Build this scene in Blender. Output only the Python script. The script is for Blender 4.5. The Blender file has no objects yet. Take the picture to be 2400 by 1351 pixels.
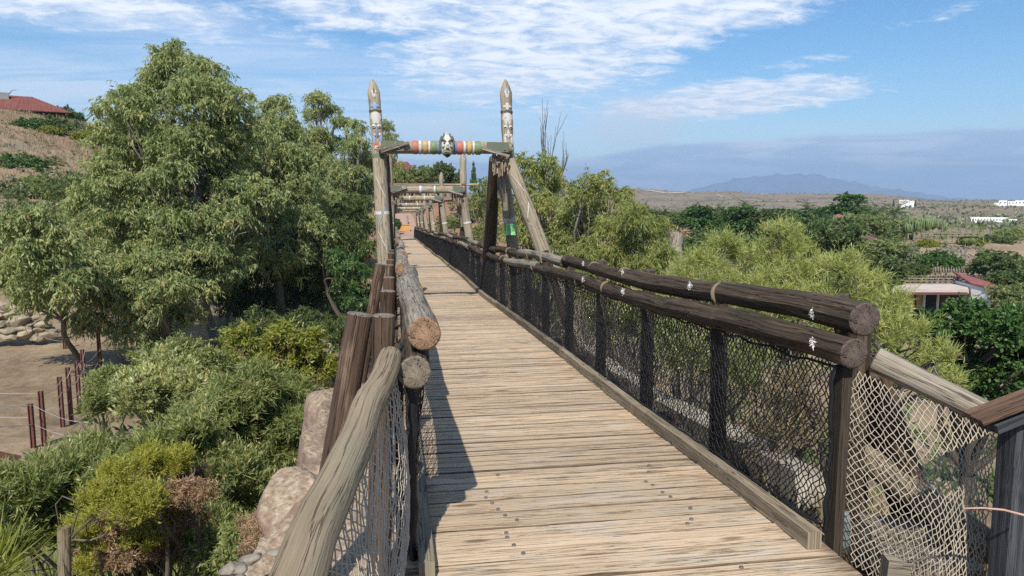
import bpy, math, random
import numpy as np
from mathutils import Vector, Matrix

rng = np.random.default_rng(11)
random.seed(5)
S = bpy.context.scene
COL = S.collection
R = math.radians

# ------------------------------------------------------------------ camera
CAMZ, YAW, PITCH, FPX = 1.65, R(9.126), R(6.76), 1700.0
cd = bpy.data.cameras.new('camera')
cam = bpy.data.objects.new('camera', cd); COL.objects.link(cam)
cam.location = (0, 0, CAMZ); cam.rotation_euler = (R(90) - PITCH, 0, -YAW)
cd.sensor_width = 36; cd.lens = 36 * FPX / 2400; cd.clip_start = 0.05; cd.clip_end = 60000
S.camera = cam
S.view_settings.view_transform = 'Standard'; S.view_settings.look = 'None'
S.view_settings.gamma = 1; S.view_settings.use_curve_mapping = False
S.view_settings.exposure = 0.40
S.cycles.max_bounces = 4; S.cycles.diffuse_bounces = 3; S.cycles.glossy_bounces = 2; S.cycles.transmission_bounces = 3; S.cycles.transparent_max_bounces = 8
S.cycles.volume_bounces = 0
S.cycles.use_denoising = False

def ray(px, py):
    x = (px - 1200) / FPX; y = -(py - 675.5) / FPX
    f = math.cos(PITCH) + y * math.sin(PITCH); u = -math.sin(PITCH) + y * math.cos(PITCH)
    return x * math.cos(YAW) + f * math.sin(YAW), -x * math.sin(YAW) + f * math.cos(YAW), u
def atY(px, py, Y):
    d = ray(px, py); t = Y / d[1]; return Vector((d[0] * t, Y, CAMZ + d[2] * t))
def atX(px, py, X):
    d = ray(px, py); t = X / d[0]; return Vector((X, d[1] * t, CAMZ + d[2] * t))
def atD(px, py, D):      # D = horizontal distance
    d = ray(px, py); t = D / math.hypot(d[0], d[1]); return Vector((d[0] * t, d[1] * t, CAMZ + d[2] * t))

# ------------------------------------------------------------------ node helper
def nd(nt, typ, ins=None, **props):
    n = nt.nodes.new(typ)
    for k, v in props.items(): setattr(n, k, v)
    for k, v in (ins or {}).items():
        s = n.inputs[k]
        if isinstance(v, bpy.types.NodeSocket): nt.links.new(v, s)
        else: s.default_value = v
    return n
def mth(nt, op, a, b=0.0, c=None, clamp=False):
    ins = {0: a, 1: b}
    if c is not None: ins[2] = c
    return nd(nt, 'ShaderNodeMath', ins, operation=op, use_clamp=clamp).outputs[0]
def ramp(nt, fac, stops, interp='LINEAR'):
    n = nd(nt, 'ShaderNodeValToRGB', {0: fac}); cr = n.color_ramp; cr.interpolation = interp
    while len(cr.elements) < len(stops): cr.elements.new(0.5)
    for e, (p, c) in zip(cr.elements, stops):
        e.position = p; e.color = (c, c, c, 1) if not hasattr(c, '__len__') else (*c, 1)
    return n.outputs[0]
def mix(nt, fac, a, b, blend='MIX'):
    n = nt.nodes.new('ShaderNodeMix'); n.data_type = 'RGBA'; n.blend_type = blend
    for s, v in ((n.inputs[0], fac), (n.inputs[6], a), (n.inputs[7], b)):
        if isinstance(v, bpy.types.NodeSocket): nt.links.new(v, s)
        elif hasattr(v, '__len__'): s.default_value = (*v, 1)[:4]
        else: s.default_value = v
    return n.outputs[2]
def noise(nt, vec, scale, detail=4, rough=0.55, dist=0.0):
    return nd(nt, 'ShaderNodeTexNoise', {'Vector': vec, 'Scale': scale, 'Detail': detail, 'Roughness': rough, 'Distortion': dist}).outputs[0]
def mapping(nt, vec, scale=(1, 1, 1), loc=(0, 0, 0)):
    return nd(nt, 'ShaderNodeMapping', {'Vector': vec, 'Scale': scale, 'Location': loc}).outputs[0]
def sstep(nt, v, lo, hi):
    return nd(nt, 'ShaderNodeMapRange', {0: v, 1: lo, 2: hi}, interpolation_type='SMOOTHSTEP', clamp=True).outputs[0]

# ------------------------------------------------------------------ sky
SUN_EL, SUN_AZ = R(46), R(194.5)
w = bpy.data.worlds.new('World'); S.world = w; w.use_nodes = True
w.cycles.sampling_method = 'MANUAL'; w.cycles.sample_map_resolution = 512
nt = w.node_tree; nt.nodes.clear()
sky = nd(nt, 'ShaderNodeTexSky', sky_type='NISHITA', sun_disc=False, sun_elevation=SUN_EL, sun_rotation=SUN_AZ,
         altitude=100, air_density=1.0, dust_density=0.0, ozone_density=2.0)
hs = nd(nt, 'ShaderNodeHueSaturation', {'Saturation': 1.34, 'Value': 0.95, 'Color': sky.outputs[0]}).outputs[0]
g = nd(nt, 'ShaderNodeTexCoord').outputs['Generated']
sx = nd(nt, 'ShaderNodeSeparateXYZ', {0: g})
az = mth(nt, 'MULTIPLY', mth(nt, 'ARCTAN2', sx.outputs[0], sx.outputs[1]), 180 / math.pi)
el = mth(nt, 'MULTIPLY', mth(nt, 'ARCSINE', sx.outputs[2]), 180 / math.pi)
zz = mth(nt, 'ADD', mth(nt, 'MAXIMUM', sx.outputs[2], 0.0), 0.09)
cp = nd(nt, 'ShaderNodeCombineXYZ', {0: mth(nt, 'DIVIDE', sx.outputs[0], zz), 1: mth(nt, 'DIVIDE', sx.outputs[1], zz), 2: 0.0}).outputs[0]
n1 = noise(nt, mapping(nt, cp, (1.0, 0.8, 1)), 0.9, 3, 0.5)
n2 = noise(nt, mapping(nt, cp, (1.0, 1.3, 1)), 4.6, 7, 0.62, 0.5)
n3 = noise(nt, mapping(nt, cp, (1.0, 1.1, 1)), 15.0, 6, 0.6, 0.3)
def dirpx(px, py):
    d = Vector(ray(px, py)).normalized(); return math.degrees(math.atan2(d.x, d.y)), math.degrees(math.asin(d.z))
def blob(px, py, wx, wy, s, tilt=0.0):     # soft elliptical bank of cloud round a sky direction, s = strength
    a0, e0 = dirpx(px, py); k = 1 / 31.0
    da = mth(nt, 'SUBTRACT', az, a0)
    de = mth(nt, 'SUBTRACT', mth(nt, 'SUBTRACT', el, e0), mth(nt, 'MULTIPLY', da, tilt))
    q = mth(nt, 'ADD', mth(nt, 'POWER', mth(nt, 'ABSOLUTE', mth(nt, 'DIVIDE', da, wx * k)), 2.0),
            mth(nt, 'POWER', mth(nt, 'ABSOLUTE', mth(nt, 'DIVIDE', de, wy * k)), 2.0))
    return mth(nt, 'MULTIPLY', sstep(nt, q, 1.6, 0.1), s)
def tot(lst):
    r = lst[0]
    for b in lst[1:]: r = mth(nt, 'MAXIMUM', r, b)
    return r
# heaped white cloud
cum = tot([blob(1300, 90, 430, 155, 0.74, 0.10), blob(1560, 20, 450, 90, 0.78, 0.08), blob(950, 10, 440, 85, 0.68, -0.03),
           blob(1720, 232, 340, 46, 0.72, 0.05), blob(100, -10, 430, 60, 0.66), blob(1890, 148, 150, 16, 0.40, 0.08),
           blob(2200, 25, 130, 28, 0.30, 0.12), blob(600, 70, 330, 60, 0.34), blob(1330, 250, 160, 30, 0.36),
           mth(nt, 'MULTIPLY', sstep(nt, el, 20, 45), 0.34)])
cden = mth(nt, 'ADD', cum, mth(nt, 'ADD', mth(nt, 'MULTIPLY', mth(nt, 'SUBTRACT', n2, 0.5), 1.25), mth(nt, 'MULTIPLY', mth(nt, 'SUBTRACT', n3, 0.5), 0.5)))
cmask = mth(nt, 'MULTIPLY', sstep(nt, cden, 0.24, 0.84), 0.95)
# thin veils
n4 = noise(nt, mapping(nt, cp, (0.6, 1.6, 1), (3, 1, 0)), 1.6, 5, 0.6, 0.8)
veil = tot([blob(640, 180, 420, 120, 0.62, -0.22), blob(60, 225, 320, 95, 0.9), blob(860, 260, 460, 130, 0.75),
            blob(1180, 300, 330, 90, 0.62), blob(1500, 260, 300, 80, 0.45), blob(250, 60, 380, 70, 0.5), blob(1650, 330, 400, 40, 0.3), mth(nt, 'MULTIPLY', sstep(nt, el, 22, 50), 0.4)])
vmask = mth(nt, 'MULTIPLY', veil, sstep(nt, n4, 0.22, 0.66))
# low grey-blue stratus bank
edge = mth(nt, 'ADD', el, mth(nt, 'MULTIPLY', mth(nt, 'SUBTRACT', noise(nt, mapping(nt, g, (7, 7, 1)), 1.0, 3, 0.5), 0.5), 0.9))
tops = ramp(nt, mth(nt, 'DIVIDE', mth(nt, 'ADD', az, 180.0), 360.0), [(0.0, 0.40), (0.47, 0.36), (0.535, 0.30), (0.56, 0.46), (0.62, 0.485), (0.70, 0.47), (1.0, 0.40)])
bank = sstep(nt, mth(nt, 'SUBTRACT', mth(nt, 'MULTIPLY', tops, 10.0), edge), -0.22, 0.38)
bank = mth(nt, 'MULTIPLY', bank, 0.88)
st = noise(nt, mapping(nt, nd(nt, 'ShaderNodeCombineXYZ', {0: mth(nt, 'MULTIPLY', az, 0.10), 1: mth(nt, 'MULTIPLY', el, 0.75), 2: 0.0}).outputs[0]), 1.3, 5, 0.6, 0.6)
bcol = mix(nt, sstep(nt, st, 0.40, 0.62), (3.5, 4.5, 6.3), (5.6, 6.4, 7.8))
cauli = mth(nt, 'MULTIPLY', sstep(nt, mth(nt, 'ADD', noise(nt, mapping(nt, g, (9, 9, 22)), 1.6, 6, 0.6), mth(nt, 'MULTIPLY', sstep(nt, el, 2.6, 0.4), 0.10)), 0.56, 0.70), 0.55)
bcol = mix(nt, cauli, bcol, (6.4, 6.9, 7.7))
ccol = mix(nt, sstep(nt, n2, 0.38, 0.62), (6.0, 6.6, 7.5), (7.9, 8.1, 8.4))
gc = mth(nt, 'MULTIPLY', mth(nt, 'ADD', blob(1490, 292, 110, 60, 0.9), blob(1060, 318, 70, 60, 0.45)), sstep(nt, n3, 0.32, 0.62))
c = mix(nt, mth(nt, 'MULTIPLY', vmask, 0.80), hs, (6.2, 6.9, 8.0))
c = mix(nt, cmask, c, ccol)
c = mix(nt, mth(nt, 'MINIMUM', gc, 0.75), c, (5.8, 6.2, 6.8))
c = mix(nt, bank, c, bcol)
bg = nd(nt, 'ShaderNodeBackground', {0: c, 1: 0.112})
nt.links.new(bg.outputs[0], nd(nt, 'ShaderNodeOutputWorld').inputs[0])

sl = bpy.data.lights.new('sun', 'SUN'); sl.energy = 5.0; sl.angle = R(0.53); sl.color = (1.0, 0.95, 0.86)
sun = bpy.data.objects.new('sun', sl); COL.objects.link(sun); sun.location = (-20, -60, 80)
sd = Vector((math.sin(SUN_AZ) * math.cos(SUN_EL), math.cos(SUN_AZ) * math.cos(SUN_EL), math.sin(SUN_EL)))
sun.rotation_euler = sd.to_track_quat('Z', 'Y').to_euler()

# ------------------------------------------------------------------ object helpers
def tag(o, label=None, cat=None, group=None, kind=None):
    for k, v in (('label', label), ('category', cat), ('group', group), ('kind', kind)):
        if v: o[k] = v
    return o
def empty(name, loc=(0, 0, 0), label=None, cat=None, group=None):
    o = bpy.data.objects.new(name, None); COL.objects.link(o); o.location = loc; o.empty_display_size = 0.2
    return tag(o, label, cat, group)
def link(name, me, parent=None, loc=(0, 0, 0)):
    o = bpy.data.objects.new(name, me); COL.objects.link(o); o.location = loc
    if parent: o.parent = parent
    return o
class MB:                                    # collects geometry for one mesh
    def __init__(s): s.v = []; s.f = []; s.uv = []; s.mi = []; s.sm = []
    def add(s, verts, faces, uvs=None, mi=0, smooth=False):
        b = len(s.v); s.v += [tuple(p) for p in verts]
        for k, f in enumerate(faces):
            s.f.append([b + i for i in f]); s.mi.append(mi); s.sm.append(smooth)
            s.uv.append(uvs[k] if uvs else [(verts[i][0], verts[i][1]) for i in f])
    def box(s, c, size, rot=None, mi=0, grain=0, wob=0.0):
        # grain: local axis index along which the wood grain runs
        hx, hy, hz = [q / 2 for q in size]; L = []
        for z in (-hz, hz):
            for y in (-hy, hy):
                for x in (-hx, hx):
                    p = Vector((x, y, z)) + Vector([random.uniform(-wob, wob) for _ in range(3)]); L.append(p)
        faces = [(0, 2, 3, 1), (4, 5, 7, 6), (0, 1, 5, 4), (2, 6, 7, 3), (0, 4, 6, 2), (1, 3, 7, 5)]
        off = random.uniform(0, 50); uvs = []
        for f in faces:
            ax = [k for k in range(3) if max(L[i][k] for i in f) - min(L[i][k] for i in f) > 2.5 * wob + 1e-6]
            if grain in ax: o_ = [k for k in ax if k != grain]; o_ = o_[0] if o_ else (grain + 1) % 3; uvs.append([(L[i][o_] + off, L[i][grain] + off) for i in f])
            else: uvs.append([(L[i][(grain + 1) % 3] + off, L[i][(grain + 2) % 3] * 0.2 + off) for i in f])
        M = (rot or Matrix.Identity(3)); c = Vector(c)
        s.add([M @ p + c for p in L], faces, uvs, mi)
    def beam(s, a, b, wd, ht, mi=0, up=(0, 0, 1), wob=0.0):
        a = Vector(a); b = Vector(b); d = b - a; x = d.normalized(); y = Vector(up).cross(x)
        if y.length < 1e-4: y = Vector((1, 0, 0)).cross(x)
        y.normalize(); z = x.cross(y)
        s.box((a + b) / 2, (d.length, wd, ht), Matrix((x, y, z)).transposed(), mi, 0, wob)
    def tube(s, path, radii, sides=10, mi=0, cap_mi=None, rough=0.0, caps=True, twist=0.0):
        path = [Vector(p) for p in path]; n = len(path)
        if not hasattr(radii, '__len__'): radii = [radii] * n
        off = random.uniform(0, 50); V = []; U = []; ln = 0.0
        t0 = (path[1] - path[0]).normalized()
        ref = Vector((0, 0, 1)) if abs(t0.z) < 0.9 else Vector((1, 0, 0))
        ph = random.uniform(0, 9)
        for i in range(n):
            t = (path[min(i + 1, n - 1)] - path[max(i - 1, 0)]).normalized()
            x = ref.cross(t).normalized(); y = t.cross(x)
            if i: ln += (path[i] - path[i - 1]).length
            for k in range(sides + 1):
                a = 2 * math.pi * k / sides + twist * i
                r = radii[i] * (1 + rough * (math.sin(2 * a + ph) * 0.5 + math.sin(3 * a + ph * 2 + i * 0.7) * 0.5 + math.sin(i * 1.3 + ph) * 0.4))
                V.append(path[i] + x * (r * math.cos(a)) + y * (r * math.sin(a))); U.append((a * radii[0] + off, ln + off))
        F = []; UV = []; m = sides + 1
        for i in range(n - 1):
            for k in range(sides):
                q = (i * m + k, i * m + k + 1, (i + 1) * m + k + 1, (i + 1) * m + k); F.append(q); UV.append([U[j] for j in q])
        s.add(V, F, UV, mi, True)
        if caps:
            cm = mi if cap_mi is None else cap_mi
            for e, sg in ((0, -1), (n - 1, 1)):
                t = (path[1] - path[0]).normalized() if e == 0 else (path[-1] - path[-2]).normalized()
                ring = [V[e * m + k] for k in range(sides)]; cc = path[e]
                bev = [p + (cc - p) * 0.10 + t * sg * 0.006 for p in ring]
                vs = ring + bev + [cc + t * sg * 0.007]
                fs = []; us = []
                def pu(i_):
                    p = vs[i_] - cc; x = ref.cross(t).normalized(); y = t.cross(x); return (p.dot(x), p.dot(y))
                for k in range(sides):
                    k2 = (k + 1) % sides
                    for f in ([k, k2, sides + k2, sides + k], [sides + k, sides + k2, 2 * sides]):
                        if sg < 0: f = f[::-1]
                        fs.append(f); us.append([pu(i_) for i_ in f])
                s.add(vs, fs, us, cm)
    def obj(s, name, mats, parent=None, loc=(0, 0, 0), origin=None):
        me = s.mesh(name, mats, origin)
        return link(name, me, parent, loc if origin is None else origin)
    def mesh(s, name, mats, origin=None):
        if not isinstance(mats, (list, tuple)): mats = [mats]
        me = bpy.data.meshes.new(name)
        vs = s.v if origin is None else [(p[0] - origin[0], p[1] - origin[1], p[2] - origin[2]) for p in s.v]
        me.from_pydata(vs, [], s.f)
        ul = me.uv_layers.new(name='UVMap')
        ul.data.foreach_set('uv', [c for fu in s.uv for u in fu for c in u])
        me.polygons.foreach_set('material_index', s.mi); me.polygons.foreach_set('use_smooth', s.sm)
        for m in mats: me.materials.append(m)
        me.update(); return me
def npmesh(name, V, F, mat, attr=None, smooth=False):     # V (n,3), F (m,k) numpy
    me = bpy.data.meshes.new(name); k = F.shape[1]
    me.vertices.add(len(V)); me.vertices.foreach_set('co', V.astype(np.float32).ravel())
    me.loops.add(F.size); me.loops.foreach_set('vertex_index', F.astype(np.int32).ravel())
    me.polygons.add(len(F)); me.polygons.foreach_set('loop_start', (np.arange(len(F)) * k).astype(np.int32))
    if smooth: me.polygons.foreach_set('use_smooth', np.ones(len(F), bool))
    me.update(calc_edges=True)
    if attr is not None:
        a = me.attributes.new('rnd', 'FLOAT', 'FACE'); a.data.foreach_set('value', attr.astype(np.float32))
    me.materials.append(mat); return me

# ------------------------------------------------------------------ materials
def newmat(name):
    m = bpy.data.materials.new(name); m.use_nodes = True; m.node_tree.nodes.clear(); return m, m.node_tree
def finish(nt, col, rough=0.85, bump=None, bstr=0.3, bdist=0.01, spec=0.3, metal=0.0):
    p = nd(nt, 'ShaderNodeBsdfPrincipled', {'Base Color': col, 'Roughness': rough, 'Specular IOR Level': spec, 'Metallic': metal})
    if bump is not None:
        b = nd(nt, 'ShaderNodeBump', {'Strength': bstr, 'Distance': bdist, 'Height': bump}); nt.links.new(b.outputs[0], p.inputs['Normal'])
    nt.links.new(p.outputs[0], nd(nt, 'ShaderNodeOutputMaterial').inputs[0])
def plain(name, col, rough=0.7, var=0.25, scale=6.0, metal=0.0, spec=0.3):
    m, nt = newmat(name); o = nd(nt, 'ShaderNodeTexCoord').outputs['Object']
    n = noise(nt, o, scale, 5, 0.6)
    c2 = tuple(x * (1 - var) for x in col); c1 = tuple(min(1, x * (1 + var)) for x in col)
    finish(nt, ramp(nt, n, [(0.3, c2), (0.7, c1)]), rough, n, 0.2, 0.01, spec, metal); return m
def woodmat(name, light, mid, dark, patch=None, patch_amt=0.5, crack=0.5, stain=None, stain_amt=0.0, gs=1.0, objrand=0.25, knots=0.0, ends=False, soft=0.0):
    m, nt = newmat(name); tc = nd(nt, 'ShaderNodeTexCoord'); uv = tc.outputs['UV']
    rnd = nd(nt, 'ShaderNodeObjectInfo').outputs['Random']
    offv = nd(nt, 'ShaderNodeCombineXYZ', {0: mth(nt, 'MULTIPLY', rnd, 91.7), 1: mth(nt, 'MULTIPLY', rnd, 53.1), 2: 0.0}).outputs[0]
    p = nd(nt, 'ShaderNodeVectorMath', {0: uv, 1: offv}, operation='ADD').outputs[0]
    fine = noise(nt, mapping(nt, p, (95 * gs, 2.2 * gs, 1)), 1.0, 5, 0.65, 0.6)
    broad = noise(nt, mapping(nt, p, (16 * gs, 0.9 * gs, 1)), 1.0, 4, 0.6, 0.5)
    gr = mth(nt, 'ADD', mth(nt, 'MULTIPLY', fine, 0.55), mth(nt, 'MULTIPLY', broad, 0.45))
    c = ramp(nt, gr, [(0.33 - soft, dark), (0.48, mid), (0.64 + soft, light)])
    if patch:
        pn = noise(nt, mapping(nt, p, (5, 1.6, 1), (7, 3, 0)), 1.0, 5, 0.65)
        c = mix(nt, mth(nt, 'MULTIPLY', sstep(nt, pn, 0.60 - 0.25 * patch_amt, 0.74 - 0.2 * patch_amt), 0.75), c, patch)
    if stain:
        sn = noise(nt, mapping(nt, p, (24, 1.3, 1), (17, 5, 0)), 1.0, 5, 0.7, 0.4)
        c = mix(nt, mth(nt, 'MULTIPLY', sstep(nt, sn, 0.72 - 0.2 * stain_amt, 0.80 - 0.2 * stain_amt), 0.85), c, stain)
    if ends:
        ox = nd(nt, 'ShaderNodeSeparateXYZ', {0: tc.outputs['Object']}).outputs[0]
        en = mth(nt, 'ADD', mth(nt, 'ABSOLUTE', ox), mth(nt, 'MULTIPLY', mth(nt, 'SUBTRACT', noise(nt, mapping(nt, p, (22, 1.5, 1), (5, 9, 0)), 1.0, 4, 0.65), 0.5), 0.75))
        c = mix(nt, mth(nt, 'MULTIPLY', sstep(nt, en, 0.86, 1.05), 0.8), c, (0.11, 0.07, 0.042))
    h = gr
    if knots:
        vo = nd(nt, 'ShaderNodeTexVoronoi', {'Vector': mapping(nt, p, (5.0, 1.5, 1)), 'Scale': 1.0, 'Randomness': 1.0})
        k = sstep(nt, vo.outputs['Distance'], 0.13 * knots, 0.05 * knots)
        c = mix(nt, mth(nt, 'MULTIPLY', k, 0.8), c, tuple(q * 0.35 for q in dark))
    if crack:
        cn = noise(nt, mapping(nt, p, (38, 0.8, 1), (3, 31, 0)), 1.0, 4, 0.6, 0.3)
        ck = sstep(nt, mth(nt, 'ABSOLUTE', mth(nt, 'SUBTRACT', cn, 0.5)), 0.016, 0.004)
        c = mix(nt, mth(nt, 'MULTIPLY', ck, crack), c, tuple(q * 0.25 for q in dark))
        h = mth(nt, 'SUBTRACT', gr, mth(nt, 'MULTIPLY', ck, 0.7 * crack))
    v = mth(nt, 'ADD', mth(nt, 'MULTIPLY', rnd, 2 * objrand), 1 - objrand)
    c = nd(nt, 'ShaderNodeHueSaturation', {'Color': c, 'Value': v}).outputs[0]
    finish(nt, c, 0.88, h, 0.8, 0.014, 0.2); return m
def endgrain(name, light, dark):
    m, nt = newmat(name); uv = nd(nt, 'ShaderNodeTexCoord').outputs['UV']
    wn = nd(nt, 'ShaderNodeTexNoise', {'Vector': uv, 'Scale': 9.0, 'Detail': 3.0})
    q = nd(nt, 'ShaderNodeVectorMath', {0: uv, 1: nd(nt, 'ShaderNodeVectorMath', {0: wn.outputs[1], 1: (0.03, 0.03, 0)}, operation='MULTIPLY').outputs[0]}, operation='ADD').outputs[0]
    r = nd(nt, 'ShaderNodeVectorMath', {0: q, 1: (0.015, 0.018, 0)}, operation='DISTANCE').outputs['Value']
    s = nd(nt, 'ShaderNodeSeparateXYZ', {0: q}); a = mth(nt, 'ARCTAN2', s.outputs[1], s.outputs[0])
    ring = mth(nt, 'ADD', mth(nt, 'MULTIPLY', mth(nt, 'SINE', mth(nt, 'MULTIPLY', r, 640.0)), 0.22), 0.5)
    n = noise(nt, uv, 40, 5, 0.7)
    c = ramp(nt, mth(nt, 'ADD', mth(nt, 'MULTIPLY', ring, 0.28), mth(nt, 'MULTIPLY', n, 0.72)), [(0.3, dark), (0.68, light)])
    cr = noise(nt, nd(nt, 'ShaderNodeCombineXYZ', {0: mth(nt, 'MULTIPLY', a, 0.9), 1: mth(nt, 'MULTIPLY', r, 9.0), 2: 2.0}).outputs[0], 1.6, 3, 0.6)
    ck = sstep(nt, mth(nt, 'ABSOLUTE', mth(nt, 'SUBTRACT', cr, 0.5)), 0.014, 0.005)
    c = mix(nt, mth(nt, 'MULTIPLY', ck, 0.9), c, tuple(x * 0.15 for x in dark))
    c = mix(nt, mth(nt, 'MULTIPLY', sstep(nt, mth(nt, 'ADD', r, mth(nt, 'MULTIPLY', n, 0.02)), 0.052, 0.030), 0.35), c, tuple(min(1, x * 1.35) for x in light))
    finish(nt, c, 0.9, mth(nt, 'SUBTRACT', n, ck), 0.5, 0.01, 0.2); return m
def paintmat(name, col, wood=(0.26, 0.21, 0.15), wear=0.5):
    col = tuple(c_ * .62 + w_ * .38 for c_, w_ in zip(col, wood))
    m, nt = newmat(name); o = nd(nt, 'ShaderNodeTexCoord').outputs['Object']
    n = noise(nt, mapping(nt, o, (1, 1, 1)), 22, 6, 0.7); n2_ = noise(nt, o, 5, 3, 0.6)
    f = sstep(nt, mth(nt, 'ADD', mth(nt, 'MULTIPLY', n, 0.6), mth(nt, 'MULTIPLY', n2_, 0.4)), 0.66 - 0.3 * wear, 0.74 - 0.3 * wear)
    c = mix(nt, mth(nt, 'MULTIPLY', f, 0.8), col, wood)
    finish(nt, c, 0.6, n, 0.3, 0.005, 0.3); return m
LEAFGAIN = 2.1
def leafmat(name, stops, trans=0.43, rough=0.55, tint=(1.2, 1.15, 0.6), gain=None):
    gain = gain or LEAFGAIN
    m, nt = newmat(name)
    a = nd(nt, 'ShaderNodeAttribute', attribute_name='rnd').outputs['Fac']
    c = ramp(nt, a, [(p_, tuple(min(.8, x * gain) for x in c_)) for p_, c_ in stops])
    p = nd(nt, 'ShaderNodeBsdfPrincipled', {'Base Color': c, 'Roughness': rough, 'Specular IOR Level': 0.4})
    t = nd(nt, 'ShaderNodeBsdfTranslucent', {0: mix(nt, 1.0, c, tint, 'MULTIPLY')})
    x = nd(nt, 'ShaderNodeMixShader', {0: trans, 1: p.outputs[0], 2: t.outputs[0]})
    nt.links.new(x.outputs[0], nd(nt, 'ShaderNodeOutputMaterial').inputs[0]); return m

M = {}
M['plank'] = woodmat('weathered_deck_wood', (0.545, 0.415, 0.282), (0.485, 0.362, 0.24), (0.39, 0.285, 0.186), (0.47, 0.395, 0.305), 0.5, 0.6, (0.15, 0.095, 0.06), 0.60, 1.0, 0.13, 1.1, ends=True, soft=0.07)
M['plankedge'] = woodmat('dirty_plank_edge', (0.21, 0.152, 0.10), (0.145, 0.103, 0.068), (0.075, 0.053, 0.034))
M['kerb'] = woodmat('kerb_wood', (0.31, 0.25, 0.175), (0.22, 0.175, 0.12), (0.10, 0.075, 0.05), (0.17, 0.15, 0.10), 0.4, 0.7)
M['darklog'] = woodmat('creosoted_log', (0.135, 0.098, 0.066), (0.066, 0.047, 0.032), (0.026, 0.018, 0.013), (0.22, 0.17, 0.12), 0.16, 0.9, objrand=0.2, knots=.8)
M['greylog'] = woodmat('grey_worn_log', (0.36, 0.32, 0.26), (0.25, 0.215, 0.165), (0.10, 0.08, 0.06), (0.15, 0.12, 0.09), 0.35, 0.8, objrand=0.1)
M['tanlog'] = woodmat('weathered_tan_log', (0.285, 0.225, 0.152), (0.21, 0.163, 0.108), (0.13, 0.098, 0.065), (0.195, 0.175, 0.12), 0.55, 0.65, objrand=0.12, knots=.8)
M['towerlog'] = woodmat('tower_log', (0.43, 0.36, 0.26), (0.33, 0.27, 0.19), (0.16, 0.12, 0.08), (0.30, 0.28, 0.21), 0.4, 0.8, objrand=0.12, gs=0.6, knots=.8)
M['brownpost'] = woodmat('brown_post', (0.150, 0.098, 0.065), (0.085, 0.054, 0.037), (0.030, 0.020, 0.014), (0.20, 0.145, 0.10), 0.3, 0.9)
M['blackwood'] = woodmat('black_painted_wood', (0.075, 0.078, 0.085), (0.040, 0.042, 0.047), (0.018, 0.018, 0.020), (0.11, 0.11, 0.11), 0.2, 0.5)
M['darkbeam'] = woodmat('dark_beam', (0.11, 0.085, 0.06), (0.065, 0.05, 0.037), (0.03, 0.022, 0.017))
M['end_warm'] = endgrain('end_grain_warm', (0.34, 0.215, 0.13), (0.085, 0.050, 0.032))
M['end_grey'] = endgrain('end_grain_grey', (0.25, 0.205, 0.155), (0.06, 0.048, 0.036))
M['end_dark'] = endgrain('end_grain_dark', (0.13, 0.10, 0.08), (0.04, 0.03, 0.025))
M['netblack'] = plain('black_twine', (0.012, 0.012, 0.014), 0.5, 0.3)
M['nettan'] = plain('tan_twine', (0.43, 0.37, 0.29), 0.8, 0.25, 3)
M['rope'] = plain('white_rope', (0.72, 0.70, 0.66), 0.8, 0.15)
M['ropetan'] = plain('tan_rope', (0.20, 0.155, 0.105), 0.9, 0.3)
M['wire'] = plain('wire', (0.42, 0.44, 0.46), 0.45, 0.2, metal=0.4)
M['iron'] = plain('rusty_screw', (0.22, 0.19, 0.17), 0.5, 0.4, 60, 0.6)
M['rust'] = plain('red_oxide_steel', (0.13, 0.056, 0.042), 0.65, 0.3, 9)
P_ = {'white': (0.68, 0.67, 0.64), 'red': (0.52, 0.075, 0.045), 'yellow': (0.62, 0.36, 0.04), 'green': (0.045, 0.20, 0.06), 'dgreen': (0.022, 0.075, 0.052),
      'blue': (0.05, 0.17, 0.48), 'lblue': (0.22, 0.42, 0.72), 'black': (0.012, 0.012, 0.012), 'teal': (0.03, 0.12, 0.085)}
for k, v in P_.items(): M['p_' + k] = paintmat('paint_' + k, v, wear=0.55 if k in ('red', 'yellow', 'green', 'blue') else 0.40 if k in ('white', 'lblue') else 0.3)
M['p_lime'] = plain('lime_notice', (0.28, 0.66, 0.26), 0.4, 0.06)
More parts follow.
